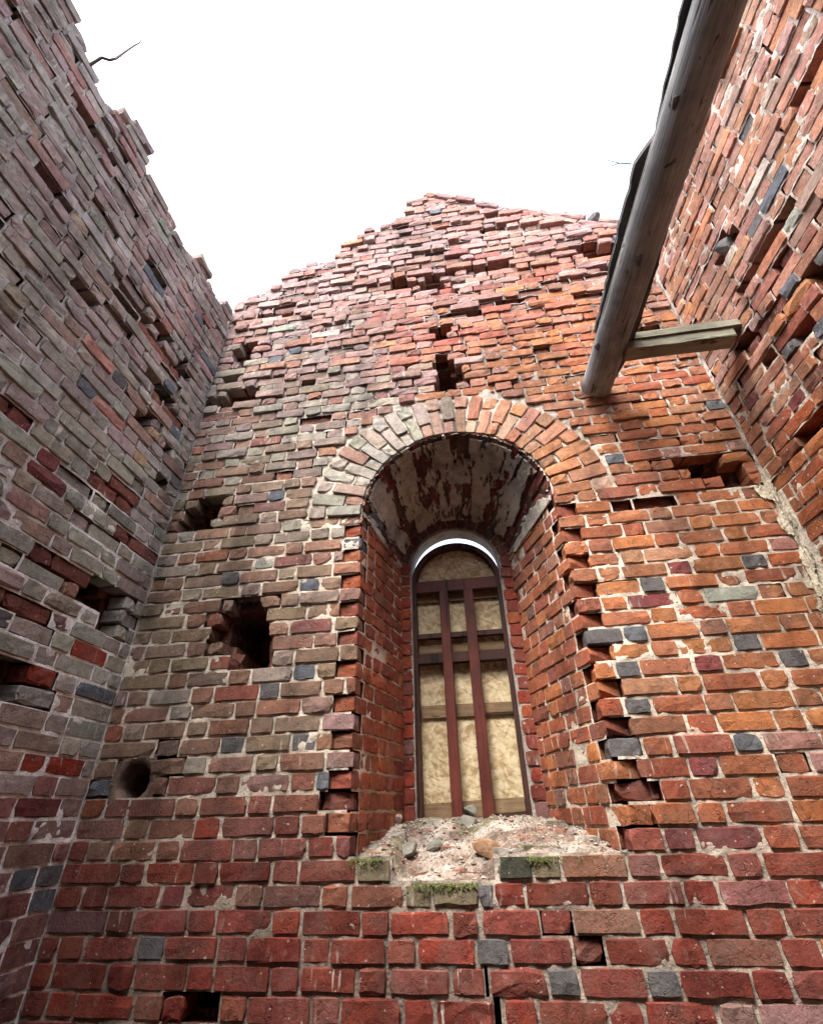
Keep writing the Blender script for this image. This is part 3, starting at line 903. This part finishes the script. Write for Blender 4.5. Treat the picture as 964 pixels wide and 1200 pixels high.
for px, py, r, s, mat, lab, seed, col, lift in [
    (549, 967, .052, (1.35, .8, .75), M_STONE, 'grey green stone lying flat on the sill in front of the window posts', 1, None, .012),
    (551, 945, .050, (1.0, .8, .95), M_STONE, 'dark rounded stone leaning on the foot of the window posts', 2, None, .03),
    (466, 965, .04, (.9, .8, 1.0), M_BRICK, 'small pale pink rubble lump in the left inner corner of the sill', 3, (.42, .31, .27), .02),
    (480, 1004, .055, (1.1, .9, .8), M_STONE, 'rough olive stone near the left front edge of the sill', 4, None, .02),
    (572, 1005, .072, (1.25, .8, .75), M_BRICK, 'rounded tan brick lump at the front edge of the sill beside the dark mossy brick', 5, (.36, .21, .12), .02),
    (508, 995, .038, (1.3, .9, .7), M_STONE, 'small flat grey stone on the sill left of centre among the rubble', 6, None, .01)]:
    p = on_sill(px, py)
    o = link('stone' if mat is M_STONE else 'rubble_lump', rock_mesh('stone', r, *s, mat, seed, 2, col))
    o.location = (p[0], p[1], float(sill_z(p[0], p[1])) + lift); o.rotation_euler = (random.uniform(-.5, .5), random.uniform(-.5, .5), random.uniform(0, 3))
    tag(o, lab, 'stone', 'loose stones on the window sill')
def rubble():
    V, Fc, cols = [], [], []
    r = np.random.default_rng(5)
    for k in range(1800):
        y = r.random() ** .8 * .70 + .02; kk = y / ND
        x = r.uniform(MXL + .0 + (IXL - MXL) * kk, MXR + (IXR - MXR) * kk)
        s = r.uniform(.0022, .0065) * (2.2 if r.random() < .06 else 1)
        z = float(sill_z(x, y)) + s * .4
        o = len(V)
        a = r.uniform(0, 6.28)
        for q in ((1, 0, 0), (0, 1, 0), (-1, 0, 0), (0, -1, 0), (0, 0, .8), (0, 0, -.8)):
            v = np.array(q) * s * r.uniform(.6, 1.4)
            V.append((x + v[0] * math.cos(a) - v[1] * math.sin(a), y + v[0] * math.sin(a) + v[1] * math.cos(a), z + v[2]))
        c = [(.42, .37, .32), (.33, .25, .20), (.23, .13, .10), (.2, .17, .14), (.58, .54, .49)][r.choice(5, p=[.3, .25, .2, .15, .1])]
        cols += [c] * 6
        for t in ((0, 1, 4), (1, 2, 4), (2, 3, 4), (3, 0, 4), (1, 0, 5), (2, 1, 5), (3, 2, 5), (0, 3, 5)): Fc.append(tuple(o + i for i in t))
    o = link('rubble', mesh_np('rubble', V, Fc, M_MORTAR, False, np.array(cols)))
    tag(o, 'lime crumbs and brick chips strewn over the window sill', 'rubble', kind='stuff')
rubble()
def moss():
    V, Fc = [], []
    r = np.random.default_rng(9)
    spots = []
    for k in range(9000):
        t = r.random()
        if t < .62:      # on the top edge of the front bricks
            seg = [(-.66, -.50, SILL), (-.46, -.03, SILL - PITCH), (.07, .33, SILL), (-.43, -.2, SILL - PITCH)][r.choice(4, p=[.2, .45, .25, .1])]
            x = r.uniform(seg[0], seg[1]); y = r.uniform(-.008, .05); z = seg[2] - .006 - (abs(r.normal(0, .013)) if y < .006 else 0)
            if float(vn(x, z, 14, 3)) < .30 + .35 * r.random(): continue
        else:
            y = r.uniform(.25, .68); x = r.uniform(-.5, .32); 
            if float(fbm(x, y, 5, 28)) < .56: continue
            z = float(sill_z(x, y))
        spots.append((x, y, z))
    for (x, y, z) in spots:
        s = r.uniform(.0016, .0042); o = len(V); n = 4
        for i in range(n):
            a = 6.28 * i / n + r.random(); V.append((x + s * math.cos(a), y + s * math.sin(a), z - .003))
        for i in range(n):
            a = 6.28 * i / n + r.random(); V.append((x + .6 * s * math.cos(a), y + .6 * s * math.sin(a), z + s * r.uniform(.4, .8)))
        for i in range(n): Fc.append((o + i, o + (i + 1) % n, o + n + (i + 1) % n, o + n + i))
        Fc.append(tuple(o + n + i for i in range(n)))
    o = link('moss', mesh_np('moss', V, Fc, M_MOSS, True))
    tag(o, 'green moss cushions along the broken sill bricks', 'moss', kind='stuff')
moss()

# ================================================================== WINDOW (a part of the wall, with its own pieces)
def box_verts(x0, x1, y0, y1, z0, z1, bev=.003):
    bm = bmesh.new()
    bmesh.ops.create_cube(bm, size=1)
    for v in bm.verts: v.co = ((x0 + x1) / 2 + v.co.x * (x1 - x0), (y0 + y1) / 2 + v.co.y * (y1 - y0), (z0 + z1) / 2 + v.co.z * (z1 - z0))
    if bev: bmesh.ops.bevel(bm, geom=list(bm.edges), offset=bev, segments=1, affect='EDGES')
    return bm
def bm_obj(name, bm, mat, parent, cols=None):
    me = bpy.data.meshes.new(name); bm.to_mesh(me); bm.free(); me.materials.append(mat)
    return link(name, me, parent)
FCX, FR, FSP = -.128, .334, 1.47
def arc_band(r0, r1, y0, y1, z_bot, n=24):
    pth = []
    def pr(r): return [(FCX + r, z_bot)] + [(FCX + r * math.cos(a), FSP + r * math.sin(a)) for a in np.linspace(0, math.pi, n)] + [(FCX - r, z_bot)]
    A, B = pr(r0), pr(r1)
    bm = bmesh.new()
    rows = [[bm.verts.new((x, y, z)) for x, z in P] for P, y in ((A, y0), (B, y0), (B, y1), (A, y1))]
    for k in range(4):
        a, b = rows[k], rows[(k + 1) % 4]
        for i in range(len(a) - 1): bm.faces.new((a[i], a[i + 1], b[i + 1], b[i]))
    for i in (0, -1): bm.faces.new([rows[k][i] for k in range(4)])
    bmesh.ops.recalc_face_normals(bm, faces=bm.faces)
    return bm
win = bm_obj('window', arc_band(FR - .035, FR, .745, .815, -.01), M_FRAME, back)
bm_obj('transom', box_verts(FCX - FR + .034, FCX + FR - .034, .742, .80, 1.405, 1.495), M_POST, win)
for xb, wd in ((-.224, .064), (-.043, .070)):
    bm_obj('post', box_verts(xb - wd / 2, xb + wd / 2, .735, .795, -.02, 1.404), M_POST, win)
bm_obj('crossbar', box_verts(FCX - FR + .034, FCX + FR - .034, .747, .797, .885, .955), M_FRAME, win)
bm_obj('crossbar', box_verts(FCX - FR + .034, FCX + FR - .034, .760, .800, 1.062, 1.098, .002), M_FRAME, win)
# boarding behind the bars
def osb(name, pts, y0=.818, y1=.832):
    bm = bmesh.new()
    a = [bm.verts.new((x, y0, z)) for x, z in pts]; b = [bm.verts.new((x, y1, z)) for x, z in pts]
    bm.faces.new(a); bm.faces.new(b[::-1])
    for i in range(len(pts)):
        j = (i + 1) % len(pts); bm.faces.new((a[i], b[i], b[j], a[j]))
    bmesh.ops.recalc_face_normals(bm, faces=bm.faces)
    return bm_obj(name, bm, M_OSB, win)
xa, xb = FCX - FR + .01, FCX + FR - .01
osb('osb_panel', [(xb, 1.40)] + [(FCX + (FR - .012) * math.cos(a), FSP + (FR - .012) * math.sin(a)) for a in np.linspace(0, math.pi, 20)] + [(xa, 1.40)])
osb('osb_panel', [(xa, 1.03), (xb, 1.03), (xb, 1.396), (xa, 1.396)], .820, .834)
lo = [(xa, .0), (xb, .0)] + [(xb - .012 * random.random(), z) for z in np.linspace(.1, 1.0, 12)] + [(xb, 1.026), (xa, 1.026)] + [(xa + .012 * random.random(), z) for z in np.linspace(1.0, .1, 12)]
osb('osb_panel', lo)
def board(x0, x1, y0, y1, z0, z1, name='batten', rot=0.0, mat=None):
    o = bm_obj(name, box_verts(-(x1 - x0) / 2, (x1 - x0) / 2, y0, y1, -(z1 - z0) / 2, (z1 - z0) / 2, .002), mat or M_BATTEN, win)
    o.location = ((x0 + x1) / 2, 0, (z0 + z1) / 2); o.rotation_euler = (0, rot, 0)
board(xa + .02, xb - .02, .800, .814, 1.345, 1.398)
board(xa + .02, xb - .02, .802, .815, .960, 1.022)
board(xa + .03, xb - .02, .800, .815, .545, .625)
board(xa + .025, xb - .025, .798, .815, -.02, .082, 'bottom_board', -.035)
lock = bmesh.new(); bmesh.ops.create_uvsphere(lock, u_segments=12, v_segments=8, radius=.030)
for v in lock.verts: v.co = (v.co.x * 1.2 - .135, v.co.y * .7 + .752, v.co.z * .95 + .07)
nail = box_verts(-.10, -.045, .80, .806, -.003, .003, .001)
o = bm_obj('nail', nail, M_FRAME, win); o.location = (0, .008, .32); o.rotation_euler = (0, .5, 0)
lock.free()

# ================================================================== LEFT WALL
left = empty('side_brick_wall', (XL, -2.0, -1.5), 'grey green weathered side wall on the left with broken upper edge', 'wall')
LW = Wall(left)
LO, LU, LN = (XL, 0, 0), (0, 1, 0), (1, 0, 0)
_lp = np.array([(-4.2, 4.1), (-2.6, 4.22), (-2.11, 4.19), (-1.94, 4.1), (-1.86, 4.03), (-1.71, 3.99), (-1.60, 4.09), (-1.47, 4.13), (-1.36, 4.16), (-1.335, 4.02), (-.99, 4.0), (-.8, 3.98), (-.62, 4.06), (-.4, 4.1), (-.22, 4.06), (0, 4.25)])
top_left = lambda u: np.interp(u, _lp[:, 0], _lp[:, 1])
lw_holes = [('e', -.29, 1.08, .12, .09, .25), ('e', -.42, 1.02, .07, .06, .16), ('e', -.22, .98, .06, .06, .18), ('e', -.69, .56, .10, .07, .16), ('e', -1.68, 3.66, .13, .045, .3),
            ('e', -.46, 2.28, .05, .05, .2), ('e', -.23, 2.20, .06, .045, .2), ('e', -.17, 1.95, .06, .05, .18), ('e', -.35, 2.96, .05, .07, .2), ('e', -.46, 2.58, .14, .045, .18),
            ('e', -.88, 3.40, .12, .045, .16), ('e', -1.2, 2.62, .12, .05, .14), ('e', -.62, 2.98, .13, .05, .2), ('e', -.9, 2.95, .14, .045, .15)]
lw_sunk = [('r', -.62, -.28, 1.63, 1.76, 0.0135), ('r', -1.35, -1.0, 1.55, 1.66, 0.0158), ('r', -.86, -.5, 1.08, 1.2, 0.0135), ('r', -.45, -.1, 1.42, 1.52, 0.0090), ('r', -.55, -.2, 2.42, 2.52, 0.0180),
           ('r', -.8, -.3, 2.8, 2.9, 0.0158), ('r', -.4, -.05, 1.72, 1.80, 0.0113), ('r', -.95, -.7, .82, .92, 0.0135)]
lw_cuts = []
def lw_woff(u, v):
    r = .003 + .003 * sg((v - 1.3) * 3); x = random.gauss(0, r)
    pz = sg((float(fbm(u * .8, v, 2.2, 61)) - .56) * 30)
    if random.random() < .01 + (.025 + .26 * pz) * sg((v - 1.8) * 3): x -= random.uniform(.010, .030)
    return min(x, .022)
lay(LW, 'brick', LO, LU, LN, lambda row, z: [(-3.2, -.003)], Z0, 4.3, col_left, lw_woff, lw_holes, lw_sunk, top_left, lw_cuts,
    lambda u, v: random.choice('aab' if v < .8 else 'abc'), start=.02, wav=.008, missing=lambda u, v: .018 * sg((v - 1.7) * 4) if 1 < v < 3.8 else 0)
for px, py, c in [(118, 470, 'blue'), (150, 455, 'slate'), (72, 1015, 'slate'), (25, 1040, 'slate'), (52, 1058, 'blue'), (35, 1035, 'blue'), (18, 745, 'slate'), (95, 1012, 'pink'), (65, 783, 'red'), (105, 782, 'red'),
                  (105, 405, 'pink'), (135, 500, 'pink'), (180, 505, 'tan'), (165, 535, 'tan'), (70, 560, 'maroon'), (45, 530, 'maroon'), (15, 490, 'maroon'), (75, 890, 'red'), (30, 910, 'red'), (55, 935, 'maroon')]:
    recolor(LW.items['brick'], px, py, c, 'left')
for (u, v) in ((-1.42, 4.17), (-1.50, 4.12), (-.50, 4.10)):      # bricks hanging over the top edge
    LW.add('brick', frame_matrix(LO, LU, LN, u, v, random.uniform(.012, .03), random.gauss(0, .05), random.gauss(0, .1)), .21, .07, .14, col_left(u, v, .2), 'c')
sheet('mortar_bed', LO, LU, LN, -3.2, 0.01, Z0 + .5, 4.2, .0135, lambda u, v: v < top_left(u) - .06,
      lambda u, v: -(.0072 + .0045 / (1 + np.exp(-(v - 1.7) * 3))) + (.013 + .010 / (1 + np.exp(-(v - 1.7) * 3))) * (fbm(u, v, 23, 41) - .5),
      lambda u, v: (np.array((.36, .33, .30)) + (np.array((.90, .87, .82)) - np.array((.36, .33, .30))) * (1 / (1 + np.exp((v - 1.25 - .8 * fbm(u, v, 2, 42)) * 4)))[..., None]) * (.72 + .5 * fbm(u, v, 5, 43))[..., None],
      lw_cuts, left)
core('wall_core', LO, LU, LN, -4.4, 0.0, Z0, 4.2, .06, lambda u, v: float('nan') if v > float(top_left(u)) - .08 else ((in_hole(lw_holes, u, v) or (0, 0, 0, 0, 0, .118 + .02 * float(vn(u, v, 9, 7))))[5]), .6, left)
LW.build()

# ================================================================== RIGHT WALL
right = empty('side_brick_wall', (XR + .2, -2.0, -1.5), 'orange and pink side wall on the right, carrying the short timber', 'wall')
RW = Wall(right)
ta = math.tan(R_(5)); RU = np.array((math.sin(R_(5)), -math.cos(R_(5)), 0)); RN = np.array((-math.cos(R_(5)), -math.sin(R_(5)), 0))
RO_ = (XR, 0, 0)
TOPR = 4.18
rw_holes = [('e', 1.50, 3.02, .16, .05, .3), ('e', .68, 2.03, .13, .04, .14), ('e', .62, 3.04, .09, .07, .14), ('e', .62, 2.68, .12, .05, .16), ('e', .35, 2.42, .07, .06, .16), ('e', .90, 2.20, .05, .05, .2), ('e', .40, 1.66, .10, .04, .1)]
rw_sunk = [('r', .75, 1.0, 2.42, 2.52, .03), ('r', .3, .7, 2.3, 2.4, .02), ('r', 1.0, 1.3, 2.15, 2.25, .03)]
rw_cuts = []
def rw_woff(u, v):
    x = random.gauss(0, .003 + .003 * sg((v - 1.9) * 4))
    pz = sg((float(fbm(u * .8, v, 2.2, 71)) - .58) * 30)
    if random.random() < .01 + (.02 + .22 * pz) * sg((v - 2.0) * 4): x -= random.uniform(.01, .028)
    return min(x, .02)
lay(RW, 'brick', RO_, RU, RN, lambda row, z: [(.02 + (.05 if z < 1.5 else 0), 3.2)], Z0, TOPR, col_right, rw_woff, rw_holes, rw_sunk, lambda u: TOPR + .05 * math.sin(u * 7), rw_cuts,
    lambda u, v: random.choice('aab' if v < 1.7 else 'abb'), start=.11, wav=.008, missing=lambda u, v: .010 * sg((v - 2.0) * 4) if v > 1.2 else 0)
for px, py, c in [(948, 393, 'blue'), (866, 160, (.17, .23, .28)), (875, 130, 'slate'), (915, 280, 'greygreen'), (960, 300, 'slate'), (880, 290, 'slate'), (905, 425, 'slate'), (940, 460, 'maroon'), (880, 470, 'maroon'), (925, 500, 'rust')]:
    recolor(RW.items['brick'], px, py, c, 'right')
sheet('mortar_bed', RO_, RU, RN, -.01, 3.2, Z0 + .5, TOPR - .05, .0135, lambda u, v: v < TOPR - .05,
      lambda u, v: -(.0066 + .003 / (1 + np.exp(-(v - 1.9) * 3))) + (.017 + .010 / (1 + np.exp(-(v - 1.9) * 3))) * (fbm(u, v, 23, 51) - .5) + .014 * np.exp(-(u / .07) ** 2) * (v < 1.7),
      lambda u, v: (np.array((.56, .48, .41)) + (np.array((.74, .68, .54)) - np.array((.56, .48, .41))) * (1 / (1 + np.exp((v - 1.75) * 4)))[..., None]) * (.75 + .5 * fbm(u, v, 5, 53))[..., None],
      rw_cuts, right)
core('wall_core', RO_, RU, RN, 0.0, 4.4, Z0, TOPR - .05, .06, lambda u, v: (in_hole(rw_holes, u, v) or (0, 0, 0, 0, 0, .118 + .02 * float(vn(u, v, 9, 17))))[5], .6, right)
RW.build()
# charred knot of old wood left in a socket of the right wall
def right_pt(u, v, wv=0.0): return np.array(RO_) + RU * u + np.array((0, 0, 1)) * v + RN * wv
p = right_pt(.60, 3.04, -.03)
o = link('timber_stub', rock_mesh('timber_stub', .075, .8, 1.0, .85, M_PLANK, 12, 3)); o.location = p; o.rotation_euler = (.4, .3, .8)
tag(o, 'charred dark timber stub stuck in a socket high in the right wall', 'timber')
# lime run-off in the right-hand corner
def corner_lime():
    V, Fc, cols = [], [], []
    zs = np.linspace(.0, 1.66, 190); m = 29
    for i, z in enumerate(zs):
        for j in range(m):
            k = j / (m - 1)
            if k < .5: t = 1 - k * 2; p = np.array((XR - .085 * t, -.012 + .014 * t, z))
            else: t = (k - .5) * 2; p = np.array((XR, 0, z)) + RU * .06 * t + RN * (.012 - .014 * t)
            n = float(fbm(z, k * .9, 15, 8)); p = p + np.array((-.6, -.8, 0)) * (.016 * (n - .45)) * (1 - abs(k - .5) * 1.6) + rng.normal(0, .0018, 3)
            V.append(p); cols.append(np.array((.56, .49, .37)) * (.6 + .8 * n))
    for i in range(len(zs) - 1):
        for j in range(m - 1):
            a = i * m + j; k = (j + .5) / (m - 1)
            side = abs(k - .5) * 2
            lim = .30 + .42 * side + (.25 * max(0, .5 - zs[i])) + .5 * max(0, zs[i] - 1.5)
            if float(fbm(zs[i], k * .55, 9, 33)) > lim: Fc.append((a, a + 1, a + m + 1, a + m))
    link('lime_runoff', mesh_np('lime_runoff', V, Fc, M_MORTAR, True, np.array(cols)), right)
corner_lime()

# ================================================================== unseen wall added behind the viewer to darken the lower walls
rear = empty('added_shade_wall', (0, -3.75, -1.5), 'unseen brick wall added behind the viewer to darken the lower walls', 'wall')
RR = Wall(rear)
lay(RR, 'brick', (0, -3.7, 0), (-1, 0, 0), (0, 1, 0), lambda row, z: [(-2.2, 2.06)], Z0, 4.5, col_left, lambda u, v: random.gauss(0, .006), (), (), None, [], lambda u, v: 'b')
core('wall_core', (0, -3.7, 0), (-1, 0, 0), (0, 1, 0), -2.3, 2.3, Z0, 4.5, .25, lambda u, v: .012, .5, rear, (.30, .26, .22))
RR.build()

# ================================================================== TIMBERS
A0 = np.array((0.989, -.03, 2.502)); AD = np.array((.1107, -1, .0976)); AD /= np.linalg.norm(AD)
def cyl_mesh(name, length, r, mat, seg=28, rings=40, bark=0.0, seed=0, taper=0.0):
    """round timber along -Y from the origin"""
    V, Fc = [], []
    for i in range(rings + 1):
        y = -length * i / rings
        for j in range(seg):
            a = 2 * math.pi * j / seg
            rr = r * (1 + taper * i / rings) * (1 + .05 * (float(fbm(math.cos(a) * 1.2 + 3, y * .8 + math.sin(a) * 1.2, 1.6, seed)) - .5)) + bark * (float(fbm(a * 3, y, 6, seed + 2)) - .5)
            V.append((rr * math.cos(a), y + (.006 * math.sin(3 * a + seed) if i == 0 else 0), rr * math.sin(a)))
    for i in range(rings):
        for j in range(seg):
            a, b = i * seg + j, i * seg + (j + 1) % seg
            Fc.append((a, b, b + seg, a + seg))
    Fc.append(tuple(range(seg))[::-1]); Fc.append(tuple(rings * seg + j for j in range(seg)))
    return mesh_np(name, V, Fc, mat, np.array([True] * (len(Fc) - 2) + [False, False]))
def along(v): # rotation that takes -Y to v
    return Vector((0, -1, 0)).rotation_difference(Vector(v))
log = empty('log_beam', tuple(A0), 'thick weathered round log running overhead from the facing wall past the right wall', 'beam')
log.rotation_mode = 'QUATERNION'; log.rotation_quaternion = along(AD)
link('trunk', cyl_mesh('trunk', 4.6, .100, M_LOG, 32, 60, .004, 4, .02), log)
def ragged_slab(name, x0, x1, z0, z1, ya, yb, seed, mat, parent, ragx=.02, n=46, narrow=0.0):
    """long split slab with torn edges, along -Y in its parent's space"""
    V, Fc = [], []
    for i in range(n + 1):
        y = ya + (yb - ya) * i / n
        j0 = ragx * (float(fbm(y, seed, 5, seed)) - .5) * 2 + ragx * (float(vn(y, seed, 22, seed)) - .5); j1 = ragx * .5 * (float(fbm(y, seed + 5, 5, seed)) - .5)
        taper = min(1, .25 + i / n * 4)
        xl = x1 + (x0 * (1 - narrow * i / n) + j0 - x1) * min(1, taper)
        for (x, z) in ((xl, z0), (x1 + j1, z0), (x1 + j1, z1), (xl, z1)): V.append((x, y, z + .006 * (float(vn(y, x, 9, 3)) - .5)))
    for i in range(n):
        for k in range(4):
            a, b = i * 4 + k, i * 4 + (k + 1) % 4; Fc.append((a, b, b + 4, a + 4))
    Fc.append((3, 2, 1, 0)); Fc.append(tuple(n * 4 + k for k in range(4)))
    return link(name, mesh_np(name, V, Fc, mat, False), parent)
ragged_slab('bark_strip', -.116, -.02, .068, .086, -1.2, -4.4, 3, M_PLANK, log, .011, 170)
for ky, ka in ((-.35, 200), (-.9, 250), (-1.55, 215), (-2.1, 265)):
    a_ = R_(ka); kn = rock_mesh('knot', .026, 1.0, 1.5, .55, M_PLANK, int(ka), 2)
    o = link('knot', kn, log); o.location = (.100 * math.cos(a_), ky, .100 * math.sin(a_)); o.rotation_euler = (0, math.pi / 2 - a_, 0)
pl = empty('roof_plank', tuple(A0 + AD * .05 + np.array((0, 0, .12))), 'dark ragged plank lying on the left upper side of the log', 'plank')
pl.rotation_mode = 'QUATERNION'; pl.rotation_quaternion = along(AD)
ragged_slab('board', -.125, .06, -.012, .018, -1.45, -.30, 8, M_PLANK, pl, .010, 46, .45)
pl2 = empty('roof_plank', tuple(A0 + AD * .04 + np.array((.092, 0, .035))), 'narrow dark plank lying behind the log on the side of the right wall', 'plank')
pl2.rotation_mode = 'QUATERNION'; pl2.rotation_quaternion = along(AD)
ragged_slab('board', .050, -.02, -.075, .045, -.02, -1.25, 5, M_PLANK, pl2, .008, 46, 1.15)
# short timber from the log to the right wall
strut = empty('short_timber', (1.72, -.36, 2.50), 'short squared mossy timber spanning from the log into the right wall', 'beam')
def strut_piece(name, x0, x1, y0, y1, z0, z1, seed):
    n = 14; V, Fc = [], []
    for i in range(n + 1):
        x = x0 + (x1 - x0) * i / n
        for (y, z) in ((y0, z0), (y1, z0), (y1, z1), (y0, z1)):
            V.append((x, y + .012 * (float(fbm(x, z, 8, seed)) - .5), z + .014 * (float(fbm(x, y + 2, 7, seed + 1)) - .5)))
    for i in range(n):
        for k in range(4):
            a, b = i * 4 + k, i * 4 + (k + 1) % 4; Fc.append((a, a + 4, b + 4, b))
    Fc.append((0, 1, 2, 3)); Fc.append(tuple(n * 4 + k for k in (3, 2, 1, 0)))
    link(name, mesh_np(name, V, Fc, M_STRUT, False), strut)
strut_piece('upper_board', -.62, .10, -.055, .045, .004, .062, 3)
strut_piece('lower_board', -.62, .02, -.042, .055, -.075, .002, 6)

# ================================================================== TWIGS AND LOOSE BRICK ON THE TOPS
def tube(V, Fc, pts, r0, r1, seg=5):
    o = len(V)
    pts = [np.array(p, float) for p in pts]
    for i, p in enumerate(pts):
        d = pts[min(i + 1, len(pts) - 1)] - pts[max(i - 1, 0)]; d /= np.linalg.norm(d)
        a = np.cross(d, (0.3, .9, .2)); a /= np.linalg.norm(a); b = np.cross(d, a); r = r0 + (r1 - r0) * i / (len(pts) - 1)
        for j in range(seg):
            t = 2 * math.pi * j / seg; V.append(p + a * r * math.cos(t) + b * r * math.sin(t))
    for i in range(len(pts) - 1):
        for j in range(seg):
            q, s_ = o + i * seg + j, o + i * seg + (j + 1) % seg; Fc.append((q, s_, s_ + seg, q + seg))
def pixel(px, py, plane_x=None, plane_y=None, dist=None):
    d = cF + (px - 482) / FPX * cR - (py - 600) / FPX * cU
    if plane_x is not None: return CAM + d * (plane_x / d[0])
    return CAM + d * ((plane_y - CAM[1]) / d[1])
base = pixel(105, 76, plane_x=XL)
V, Fc = [], []
yb = base[1]
P = [base + np.array((-.03, 0, -.05)), base] + [pixel(a, b, plane_y=yb + .02 * i) for i, (a, b) in enumerate([(119, 67), (128, 70), (136, 68), (147, 60), (157, 53), (163, 50), (166, 46)])]
tube(V, Fc, P, .011, .0042)
tube(V, Fc, [P[4], P[4] + np.array((.03, 0, .02))], .004, .0025); tube(V, Fc, [P[6], P[6] + np.array((.02, .01, -.03))], .003, .0015); tube(V, Fc, [P[7], P[7] + np.array((.0, .01, .035))], .003, .0015)
o = link('twig', mesh_np('twig', V, Fc, M_TWIG, True)); tag(o, 'thin bare crooked twig reaching out from the top of the left wall', 'twig')
b2 = A0 + AD * 1.30 + np.array((-.14, 0, .09))
V, Fc = [], []
tube(V, Fc, [b2, b2 + np.array((-.05, 0, .03)), b2 + np.array((-.10, 0, .09))], .003, .0015); tube(V, Fc, [b2 + np.array((-.05, 0, .03)), b2 + np.array((-.12, .01, .03))], .0025, .0012)
o = link('twig', mesh_np('twig', V, Fc, M_TWIG, True)); tag(o, 'tiny forked twig sticking out from the log edge', 'twig')
o = link('loose_brick', rock_mesh('loose_brick', .085, 1.0, .9, .85, M_BRICK, 21, 2, (.13, .12, .125)))
o.location = (1.52, .03, float(top_back(1.52)) + .0); tag(o, 'single dark rounded brick lying on the wall top beside the log', 'brick')

# ================================================================== GROUND
gz = Z0 - .004
me = mesh_np('ground', [(-400, -400, gz), (400, -400, gz), (400, 400, gz), (-400, 400, gz)], [(0, 1, 2, 3)], M_EARTH)
o = link('ground', me); o['kind'] = 'structure'

# children were laid out in world coordinates: undo the offset of the wall roots
bpy.context.view_layer.update()
for root in (back, left, right, rear):
    inv = root.matrix_world.inverted()
    for ch in root.children: ch.matrix_parent_inverse = inv
